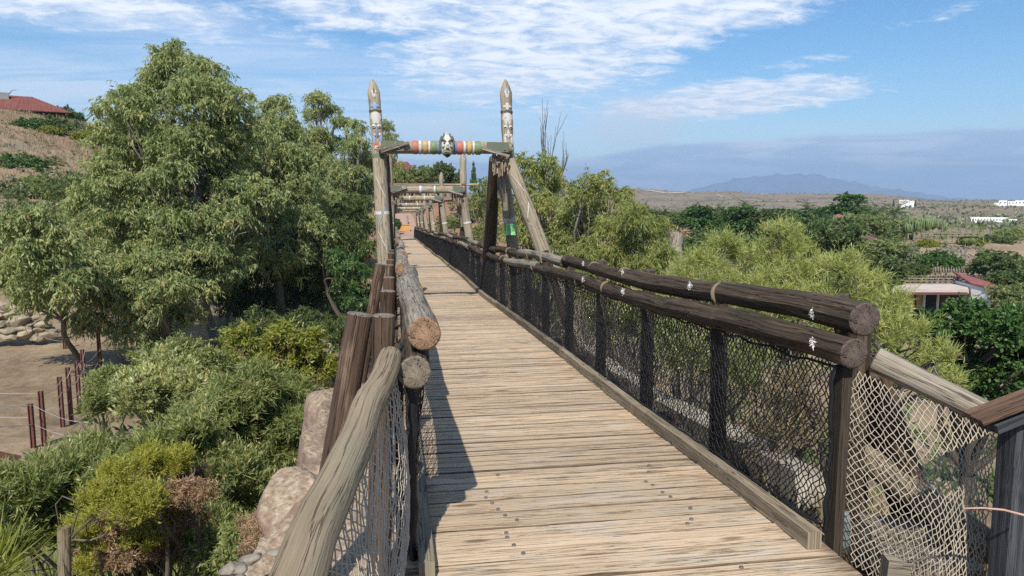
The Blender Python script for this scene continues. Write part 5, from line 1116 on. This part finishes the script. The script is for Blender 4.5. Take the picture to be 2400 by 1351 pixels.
# shrubs seen through the right net
GN = 'dry shrubs below the right handrail'
shrub('sparse dry shrub seen through the near end of the black net', 1860, 7.5, [(1850, 960, 60), (1900, 1010, 55), (1820, 1040, 55), (1880, 920, 45)], 6.5, 'grass', (.13, .008), 66, .14, 8, 'up', group=GN)
shrub('green and straw shrub seen through the middle of the black net', 1640, 9.5, [(1620, 850, 60), (1680, 880, 60), (1740, 910, 60), (1580, 810, 50), (1770, 860, 50)], 8.5, 'olive', (.12, .012), 77, .16, 8, 'up', group=GN)
shrub('yellowish shrub seen through the net below the second rail post', 1480, 14, [(1480, 780, 55), (1430, 760, 50), (1540, 800, 50), (1500, 720, 50), (1400, 720, 45)], 12.5, 'pale', (.13, .02), 77, .2, 9, 'up', group=GN)
# middle distance on the right: canopy, terrace, cacti
GC = 'trees of the far canopy'
CAN = [('round', 1560, 500, 590, 110, 120, 'dark tree at the left end of the canopy beside the weeping eucalyptus'), ('dark', 1620, 490, 570, 110, 125, 'deep green tree behind the dead palm stump'),
       ('round', 1690, 478, 560, 110, 150, 'yellow-green topped tree in the canopy under the middle of the ridge'), ('dark', 1760, 492, 570, 120, 128, 'deep green tree in the middle of the canopy'),
       ('round', 1830, 486, 575, 120, 132, 'rounded tree in the canopy left of the umbrella-shaped tree'), ('umbrella', 1915, 502, 610, 150, 98, 'wide umbrella-shaped tree in the canopy'),
       ('dark', 1870, 480, 540, 110, 160, 'dark tree rising behind the umbrella-shaped tree'), ('dark', 1985, 462, 530, 90, 170, 'tall dark tree standing up on the skyline of the canopy'),
       ('olive', 2040, 500, 590, 100, 135, 'olive tree right of the red pavilion roofs'), ('olive', 2090, 505, 580, 80, 145, 'yellowish olive tree left of the candelabra cacti'),
       ('olive', 1990, 545, 640, 120, 105, 'greyish tree in front of the maroon roof'), ('olive', 1930, 600, 680, 130, 90, 'pale green tree behind the feathery pines'),
       ('round', 2060, 600, 680, 110, 95, 'green tree left of the grey bush'), ('round', 1600, 540, 610, 120, 105, 'bright green tree just behind the dead palm stump'), ('dark', 1690, 540, 620, 120, 100, 'dark tree filling the gap between the two left pines'),
       ('olive', 2150, 634, 700, 75, 100, 'small pale flowering tree on the terrace between the two pergolas'), ('round', 2350, 585, 690, 130, 96, 'big spreading green tree at the right edge above the white building'), ('olive', 2400, 640, 720, 90, 88, 'yellow-green tree at the very right edge'),
       ('round', 1520, 485, 560, 80, 160, 'far tree left of the canopy palms'), ('olive', 1460, 500, 570, 90, 140, 'pale far tree behind the small round eucalyptus')]
for i, (kd, px, yt, yb, wp, D, lab) in enumerate(CAN): putpx(kd, i, lab, 'tree', px, yt, yb, wp * 1.28, D, 'canopy_tree', GC)
for i, (px, yt, yb, wp, D, mi, lab) in enumerate(((2110, 556, 606, 90, 112, 4, 'grey-green bush left of the round dark green bush'), (2203, 582, 628, 100, 108, 0, 'round dark green bush on the stony slope'), (2150, 612, 640, 60, 104, 1, 'low bush under the round dark green bush'),
    (2275, 546, 574, 52, 126, 2, 'yellowish bush with small cacti on the stony slope'), (2175, 556, 582, 55, 124, 2, 'yellow-green bush below the candelabra cacti'), (2330, 548, 576, 80, 132, 1, 'long low green bush at the right of the stony slope'), (2370, 530, 570, 70, 150, 3, 'brownish bush beyond the stony slope at the right edge'), (2120, 545, 570, 50, 130, 2, 'small yellow bush left of the cacti'))):
    putpx('mound', mi, lab, 'bush', px, yt, yb, wp, D, 'slope_bush', 'bushes on the stony slope')
# far woodland mass and scrub
def massleaf(name, label, pts, size, per, lm, leaf):
    cs = np.array(pts); k = len(cs); s = size * rng.uniform(.6, 1.3, k); C, A, L, W, rd = clump_leaves(cs, np.stack([s, s, s * .6], 1), per, leaf, 'out'); L *= np.repeat(s / size, len(C) // k); V, F = leafquads(C, A, L, W)
    return tag(link(name, npmesh(name, V, F, LM[lm], rd)), label, None, None, 'stuff')
pts = []
for _ in range(420):
    D = rng.uniform(150, 260); px = rng.uniform(1440, 2090); q = atD(px, 500, D); pts.append((q.x, q.y, h1(q.x, q.y) + rng.uniform(-.5, 2.0)))
massleaf('far_woodland', 'far green woodland reading as one mass below the ridge', pts, 3.0, 60, 'canopy', (1.0, .6))
pts = []
for _ in range(2600):
    D = 240 * (7.5 ** rng.random()); px = rng.uniform(1350, 2480); q = atD(px, 500, D); pts.append((q.x, q.y, h1(q.x, q.y) + .4))
massleaf('scrub', 'grey scrub dotted over the far plain and ridge', pts, 1.7, 11, 'scrub', (1.4, 1.1))
pts = []
for _ in range(420):
    D = rng.uniform(72, 150); q = atD(rng.uniform(1540, 2110), 500, D); pts.append((q.x, q.y, h1(q.x, q.y) + rng.uniform(0, 2.2)))
massleaf('midground_thicket', 'green thicket filling the ground between the canopy trees', pts, 1.8, 66, 'canopy', (.5, .24))
pts = []
for _ in range(170):
    D = rng.uniform(100, 240); q = atD(rng.uniform(2100, 2450), 500, D); pts.append((q.x, q.y, h1(q.x, q.y) + rng.uniform(0, .8)))
massleaf('dry_bushes', 'olive bushes dotted over the stony ground at the right', pts, 1.1, 44, 'canopy2', (.4, .2))
pts = []
for _ in range(500):
    q = (rng.uniform(4, 60), rng.uniform(14, 95)); pts.append((*q, h1(*q) + rng.uniform(.2, 1.6)))
massleaf('valley_thicket', 'green thicket covering the valley floor right of the bridge', pts, 1.3, 60, 'canopy', (.5, .2))
pts = []
for _ in range(160):
    q = (rng.uniform(-9, -.8), rng.uniform(16, 74)); pts.append((*q, h1(*q) + rng.uniform(.2, 1.2)))
massleaf('gully_thicket', 'dark thicket in the gully left of the bridge', pts, 1.2, 60, 'eucshade', (.35, .1))
pts = []
for _ in range(330):
    q = (rng.uniform(-30, -5), rng.uniform(50, 76)); pts.append((*q, h1(*q) + rng.uniform(.3, 3.6)))
massleaf('background_thicket', 'dark thicket behind the trunks of the tall eucalyptus', pts, 1.7, 60, 'eucshade', (.45, .14))
pts = []
for _ in range(330):
    q = (rng.uniform(-75, -22), rng.uniform(74, 126)); pts.append((*q, h1(*q) + .1))
massleaf('hill_scrub', 'low grey scrub dotted over the dry hill slope', pts, .5, 33, 'scrub', (.28, .14))
M['track'] = plain('dirt_track', (0.40, 0.33, 0.25), 0.95, 0.15, 0.05)
for tr0 in ([(1680, 1180), (1720, 1080), (1780, 1020), (1850, 990), (1930, 960), (2010, 900)], [(1500, 1250), (1560, 1200), (1600, 1240), (1640, 1330)], [(2160, 820), (2240, 860), (2320, 900), (2420, 900)], [(1760, 1350), (1830, 1400), (1880, 1370)]):
    vs = []
    for (xa, da), (xb, db) in zip(tr0[:-1], tr0[1:]):
        for k in range(8):
            f = k / 8; px = xa + (xb - xa) * f; D = da + (db - da) * f + 12 * math.sin(px * .05)
            for dd in (-6, 6): q = atD(px, 474, D + dd); vs.append((q.x, q.y, h1(q.x, q.y) + .5))
    mb = MB(); mb.add(vs, [(2*i, 2*i+2, 2*i+3, 2*i+1) for i in range(len(vs) // 2 - 1)]); tag(mb.obj('path', M['track']), kind='structure')
# trees beyond the far end of the bridge
GE = 'trees beyond the far end of the bridge'
for kd, i, px, yt, yb, wp, D, lab in (('cone', 0, 1110, 372, 440, 36, 118, 'dark conical tree on the skyline between the first two towers'), ('olive', 0, 985, 385, 440, 90, 122, 'thin-leaved tree seen under the nearest beam'), ('round', 1, 1055, 375, 440, 70, 120, 'green tree seen under the nearest beam beside the right pole'),
    ('euc', 0, 930, 372, 450, 60, 112, 'eucalyptus seen just right of the left tower legs'), ('round', 2, 1090, 480, 540, 60, 92, 'green bush-like tree on the bank right of the far towers'), ('dark', 0, 920, 500, 545, 40, 84, 'dark shrubby tree left of the far end of the path'), ('olive', 1, 1130, 430, 500, 60, 108, 'yellow-flecked tree right of the rustic shelter'), ('euc', 0, 1060, 500, 545, 40, 88, 'small pale eucalyptus on the bank behind the third tower')):
    putpx(kd, i, lab, 'tree', px, yt, yb, wp, D, 'bank_tree', GE)
# palms
def palm_t():
    t = empty('palm_tree'); mb = MB(); mb.tube([(0, 0, -.5), (.05, 0, 1.5), (.1, 0, 3.2), (.1, 0, 4.6)], [.22, .17, .15, .17], 8); mb.obj('trunk', M['barkgrey'], t); Cs = []; As = []
    for k in range(26):
        a = 6.28 * k / 26 + rng.normal() * .1; e = rng.uniform(-.3, 1.25); p = np.array([.1, 0, 4.6]); d = np.array([math.cos(a) * math.cos(e), math.sin(a) * math.cos(e), math.sin(e)])
        for s in range(14): p = p + d * .17; d = d + np.array([0, 0, -.085]); d /= np.linalg.norm(d); sd_ = np.array([-math.sin(a), math.cos(a), 0]); Cs += [p, p, p]; As += [d + sd_ * .8 - np.array([0, 0, .25]), d - sd_ * .8 - np.array([0, 0, .25]), d]
    n = len(Cs); V, F = leafquads(np.array(Cs), np.array(As), np.full(n, .55), np.full(n, .075)); link('fronds', npmesh('fronds', V, F, LM['canopy'], rng.random(n)), t); return t
pt = palm_t()
for i, (px, yt, D, lab, h_) in enumerate(((1640, 488, 150, 'small palm top at the left of the canopy', 6.5), (1690, 480, 210, 'thin palm crown just above the canopy under the ridge', 7), (1755, 474, 190, 'palm crown standing clear above the middle of the canopy', 8), (1895, 474, 185, 'palm crown near the tall dark skyline tree', 8), (2035, 478, 160, 'leaning palm with a bright trunk right of the tall dark tree', 8), (2098, 478, 165, 'palm with drooping fronds left of the cacti', 8), (1900, 505, 170, 'low palm behind the umbrella-shaped tree', 5))):
    o = pt if i == 0 else copy_tree(pt); q = atD(px, yt, D); o.location = (q.x, q.y, q.z - h_ * .98); s = h_ / 6.2; o.scale = (s, s, s); o.rotation_euler = (0, R(14) if px == 2035 else 0, i * 1.3); tag(o, lab, 'palm', 'palms in the far canopy')
# dead palm stump
q = atD(1583, 545, 60); gz = h1(q.x, q.y); dp = empty('dead_palm', (q.x, q.y, gz), 'dead palm stump with a frayed pale trunk and ragged top', 'palm'); mb = MB(); n = 9; zt = q.z - gz
mb.tube([(0, 0, -.3 + (zt + .3) * i / n) for i in range(n + 1)], [.62 + .12 * math.sin(i * 2.0) for i in range(n)] + [.75], 11, rough=.16); mb.obj('trunk', M['barkpale'], dp)
n = 120; a = rng.random(n) * 6.28; C = np.column_stack([np.cos(a) * .5, np.sin(a) * .5, np.full(n, zt) + rng.normal(size=n) * .15]); A = np.column_stack([np.cos(a), np.sin(a), rng.uniform(-.6, .8, n)]); V, F = leafquads(C, A, rng.uniform(.3, 1.0, n), np.full(n, .09)); link('ragged_top', npmesh('ragged_top', V, F, LM['dry'], rng.random(n)), dp)
# candelabra cacti
M['cactus'] = plain('cactus_green', (0.15, 0.20, 0.075), 0.7, 0.3, 2.5)
def cactus_t(seed):
    t = empty('candelabra_cactus'); mb = MB(); mb.tube([(0, 0, -.4), (0, 0, 1.2)], [.22, .18], 8, rough=.15); mb.obj('trunk', M['barkgrey'], t)
    for k in range(20):
        a = k * 2.4; r1_ = .3 + .9 * (k / 20) ** .6; h_ = rng.uniform(3.2, 4.3) - r1_ * .45; x, y = math.cos(a), math.sin(a); b_ = MB()
        b_.tube([(0, 0, 1.0), (x * r1_ * .7, y * r1_ * .7, 1.3 + .2 * r1_), (x * r1_, y * r1_, 1.9), (x * r1_ * 1.05, y * r1_ * 1.05, h_ - .2), (x * r1_ * 1.05, y * r1_ * 1.05, h_)], [.09, .11, .13, .13, .06], 6, rough=.12); b_.obj('branch', M['cactus'], t)
    return t
ct = cactus_t(0)
for i, (px, yt, yb, D, lab) in enumerate(((2142, 500, 558, 128, 'broadest candelabra cactus, at the left of the row'), (2128, 520, 556, 126, 'shorter candelabra cactus in front at the left of the row'), (2172, 506, 552, 131, 'candelabra cactus in the middle of the row'), (2186, 508, 548, 134, 'slimmer candelabra cactus right of the middle'), (2202, 510, 548, 136, 'candelabra cactus at the right end of the row'),
    (1992, 494, 530, 140, 'rounded cactus beside the red pavilion roof'), (2068, 496, 520, 150, 'far cactus clump left of the row'), (2262, 556, 577, 122, 'small cactus on the stony slope, left of the pair'), (2280, 556, 576, 122, 'small cactus on the stony slope, right of the pair'), (2216, 562, 580, 122, 'lone small cactus below the wooden fence'))):
    o = ct if i == 0 else copy_tree(ct); q = atD(px, yb, D); z1 = atD(px, yt, D).z; o.location = (q.x, q.y, q.z); s = (z1 - q.z) / 4.2; o.scale = (s * .9, s * .9, s); o.rotation_euler = (0, 0, i * 1.7); tag(o, lab, 'cactus', 'candelabra cacti')
# thin bare poles / agave stalks
for i, (px, yt, yb, D) in enumerate(((2209, 500, 548, 132), (2268, 500, 545, 150), (2282, 512, 545, 150), (2322, 512, 545, 150), (2108, 520, 545, 128))):
    a = atD(px, yb, D); b = atD(px + (-6 if i == 1 else 0), yt, D); mb = MB(); mb.tube([a - Vector((0, 0, 1)), a.lerp(b, .6), b], [.12, .09, .05], 6); 
    tag(mb.obj('bare_pole', M['barkgrey'], origin=a), ('thin pale pole beside the right end of the cactus row', 'forked leaning bare pole far right of the cactus row', 'thin bare pole right of the forked one', 'thin bare pole in front of the long white building', 'short dead stalk left of the cactus row')[i], 'pole', 'thin bare poles')
# wooden fence above the stony slope
wf = empty('wooden_fence', tuple(atD(2230, 552, 125)), 'grey wooden rail fence above the stony slope', 'fence'); SO = Vector(wf.location)
for i in range(11): p = atD(2160 + i * 14.5, 555, 125); mb = MB(); mb.tube([(p.x, p.y, p.z - .8), (p.x, p.y, p.z + .75)], .08, 6); o = mb.obj('post', M['greylog'], wf); o.location = -SO
for yy in (547, 553): mb = MB(); mb.beam(atD(2158, yy, 124.8), atD(2306, yy, 124.8), .08, .16); o = mb.obj('rail', M['greylog'], wf); o.location = -SO
# rubble on the slope
n = 500; pts = [atD(rng.uniform(2215, 2330), rng.uniform(575, 640), 1) for _ in range(1)]
mb = MB()
for _ in range(420):
    px = rng.uniform(2205, 2325); D = rng.uniform(104, 124); q = atD(px, 590, D); s = rng.uniform(.12, .4); z = h1(q.x, q.y); mb.box((q.x, q.y, z + s * .15), (s * 1.4, s, s * .8), Matrix.Rotation(rng.random() * 3, 3, 'Z'), wob=s * .2)
tag(mb.obj('rubble', M['stonegrey']), 'grey stone rubble covering the slope below the fence', None, None, 'stuff')
# terrace building
M['render_pink'] = plain('pale_render', (0.50, 0.42, 0.36), 0.9, 0.12, 1); M['white_wall'] = plain('white_wall', (0.78, 0.77, 0.75), 0.8, 0.06, 1); M['doorwood'] = plain('ochre_door', (0.46, 0.33, 0.18), 0.7, 0.15, 1); M['maroon'] = plain('maroon_fascia', (0.13, 0.06, 0.06), 0.7, 0.15, 1)
tb = empty('terrace_building', tuple(atD(2190, 720, 92)), 'long low building with maroon fascia and ochre doors under a timber terrace', 'building'); SO = Vector(tb.location)
def bpart(par, name, a, b, wd, ht, mat, loc=None): mb = MB(); mb.beam(a, b, wd, ht); o = mb.obj(name, mat, par); o.location = -(loc or SO); return o
bpart(tb, 'parapet', atD(2095, 677, 92), atD(2268, 677, 92), 6, .42, M['render_pink']); bpart(tb, 'fascia', atD(2098, 683, 91.0), atD(2266, 683, 91.0), 5, .22, M['maroon'])
bpart(tb, 'wall', atD(2100, 708, 94), atD(2268, 708, 94), 4.5, 2.4, M['wallbrown'])
for x0, x1, mm in ((2126, 2143, 'doorwood'), (2147, 2163, 'doorwood'), (2172, 2195, 'glass'), (2205, 2228, 'wallbrown'), (2104, 2120, 'wallbrown')): bpart(tb, 'door', atD(x0, 706, 91.2), atD(x1, 706, 91.2), .1, 1.9, M[mm])
for x in (2123, 2166, 2198): a = atD(x, 706, 90.9); mb = MB(); mb.box(a, (.18, .18, 2.2)); o = mb.obj('pillar', M['white_wall'], tb); o.location = -SO
ws = empty('white_shed', tuple(atD(2315, 712, 90)), 'white shed with a sloping red roof beside the terrace', 'building'); SO2 = Vector(ws.location)
a, b = atD(2276, 668, 91), atD(2358, 686, 88.5); a2, b2 = atD(2276, 715, 91), atD(2358, 715, 88.5); bk = Vector((1.8, 4.5, 0))
mb = MB(); mb.add([a2, b2, b, a, a2 + bk, b2 + bk, b + bk, a + bk], [(0, 1, 2, 3), (1, 5, 6, 2), (5, 4, 7, 6), (4, 0, 3, 7), (3, 2, 6, 7)]); o = mb.obj('wall', M['white_wall'], ws); o.location = -SO2
up = Vector((0, 0, .16)); e = Vector((-.1, -.35, 0)); f = (b - a) * .06
mb = MB(); vs = [a - f + e + up * .2, b + f + e + up * .2, b + f + bk + up * 3, a - f + bk + up * 5]; vs += [v + up for v in vs]; mb.add(vs, [(0, 1, 2, 3), (7, 6, 5, 4), (0, 4, 5, 1), (1, 5, 6, 2), (2, 6, 7, 3), (3, 7, 4, 0)]); M['redsheet'] = plain('red_sheet_roof', (0.23, 0.085, 0.075), 0.7, 0.15, 1); o = mb.obj('roof', M['redsheet'], ws); o.location = -SO2
tr_ = empty('timber_terrace', tuple(atD(2190, 664, 98)), 'brown timber terrace with railings above the long low building', 'terrace'); SO = Vector(tr_.location)
bpart(tr_, 'floor', atD(2095, 668, 98), atD(2275, 668, 98), 7, .3, M['greylog'])
for i in range(14): a = atD(2100 + i * 13, 660, 95.5); mb = MB(); mb.box(a, (.12, .12, 1.1)); o = mb.obj('railing_post', M['darkbeam'], tr_); o.location = -SO
for yy in (653, 659, 665): bpart(tr_, 'railing', atD(2095, yy, 95.4), atD(2278, yy, 95.4), .08, .12, M['greylog'])
def pergola(label, x0, x1, yt, yb, D, n):
    t = empty('pergola', tuple(atD((x0 + x1) / 2, yb, D)), label, 'pergola', 'pergolas on the terrace'); SO = Vector(t.location)
    for i in range(n):
        for dd in (0, 2.5): a, b = atD(x0 + (x1 - x0) * i / (n - 1), yb, D + dd), atD(x0 + (x1 - x0) * i / (n - 1), yt, D + dd); b.z = atD(x0, yt, D).z; mb = MB(); mb.tube([a - Vector((0, 0, .5)), b], .09, 6); o = mb.obj('post', M['greylog'], t); o.location = -SO
    for dd in (0, 2.5): a, b = atD(x0 - 6, yt, D + dd), atD(x1 + 6, yt, D + dd); a.z = b.z = atD(x0, yt, D).z; mb = MB(); mb.beam(a, b, .12, .16); o = mb.obj('top_beam', M['greylog'], t); o.location = -SO
    for i in range(int((x1 - x0) / 6)): x = x0 + i * 6.2; a, b = atD(x, yt, D - .6), atD(x, yt, D + 3.1); a.z = b.z = atD(x0, yt, D).z + .17; mb = MB(); mb.beam(a, b, .10, .14); o = mb.obj('rafter', M['greylog'], t); o.location = -SO
pergola('larger pergola with rafters over the terrace beside the white shed', 2192, 2268, 635, 668, 99, 4); pergola('smaller pergola at the left end of the terrace', 2076, 2092, 638, 664, 98, 2)
# pavilions in the canopy, white houses far away
M['roofbrown'] = plain('brown_red_roof', (0.22, 0.105, 0.07), 0.8, 0.15, 1)
p = atD(1965, 508, 160); hut('pavilion', 'small pavilion with an orange-red hipped roof among the canopy trees', (p.x, p.y, p.z - 2.6), 3.4, 3.4, 2.0, 1.1, M['roofbrown'], M['wallbrown'], 'pavilion', .9)
p = atD(2012, 507, 165); hut('pavilion', 'second pavilion roof just right of the rounded cactus', (p.x, p.y, p.z - 2.6), 2.8, 2.8, 2.0, .9, M['roofbrown'], M['wallbrown'], 'pavilion', .9)
p = atD(1992, 545, 118); hut('pavilion', 'low wide maroon roof half hidden behind the umbrella-shaped tree', (p.x, p.y, p.z - 3.3), 6.5, 5, 2.0, 1.3, M['maroon'], M['wallbrown'], 'building', .5)
def whitehouse(label, blocks, D):
    t = empty('white_house', tuple(atD(blocks[0][0], blocks[0][3], D)), label, 'house', 'white houses on the far plain'); SO = Vector(t.location)
    for (x0, x1, y0, y1) in blocks:
        a, b = atD(x0, y1, D), atD(x1, y1, D); h_ = atD(x0, y0, D).z - a.z; dn = 6.0; d = (b - a).normalized(); nrm = Vector((-d.y, d.x, 0)); mb = MB(); c_ = (a + b) / 2 + nrm * 4; mb.box((c_.x, c_.y, a.z + h_ / 2 - dn / 2), ((b - a).length, 8, h_ + dn), Matrix.Rotation(math.atan2(d.y, d.x), 3, 'Z')); o = mb.obj('wall', M['white_wall'], t); o.location = -SO
        nw = max(2, int((x1 - x0) / 7))
        for k in range(nw):
            q = a.lerp(b, (k + .5) / nw) - nrm * .06; mb = MB(); mb.box((q.x, q.y, a.z + h_ * .45), ((b - a).length / nw * .32, .1, h_ * .26), Matrix.Rotation(math.atan2(d.y, d.x), 3, 'Z')); o = mb.obj('window', M['glass'], t); o.location = -SO
whitehouse('cluster of stepped white house blocks at the right edge of the far plain', [(2340, 2360, 470, 480), (2362, 2378, 472, 480), (2378, 2402, 470, 480), (2330, 2346, 476, 481)], 700)
whitehouse('small white house between two dark cypresses on the far plain', [(2108, 2130, 469, 475), (2128, 2143, 471, 476)], 760)
whitehouse('long flat white building in the scrub of the plain', [(2276, 2362, 510, 519), (2364, 2384, 515, 519)], 330)
for px, yt, yb, D, lab in ((2095, 464, 478, 740, 'dark cypress left of the small white house'), (2146, 467, 480, 740, 'dark cypress right of the small white house')): putpx('cone', 0, lab, 'tree', px, yt, yb, 10, D, 'cypress', None)

# ------------------------------------------------------------------ haze
m, nt = newmat('haze_air'); pv = nd(nt, 'ShaderNodeVolumePrincipled', {'Color': (0.52, 0.72, 1.0, 1), 'Density': 0.000155, 'Anisotropy': 0.1}); nt.links.new(pv.outputs[0], nd(nt, 'ShaderNodeOutputMaterial').inputs[1])
mb = MB(); mb.box((0, 0, 250), (27400, 27400, 640)); hz_ = mb.obj('haze', m); tag(hz_, 'pale blue air over the whole valley', None, None, 'stuff')
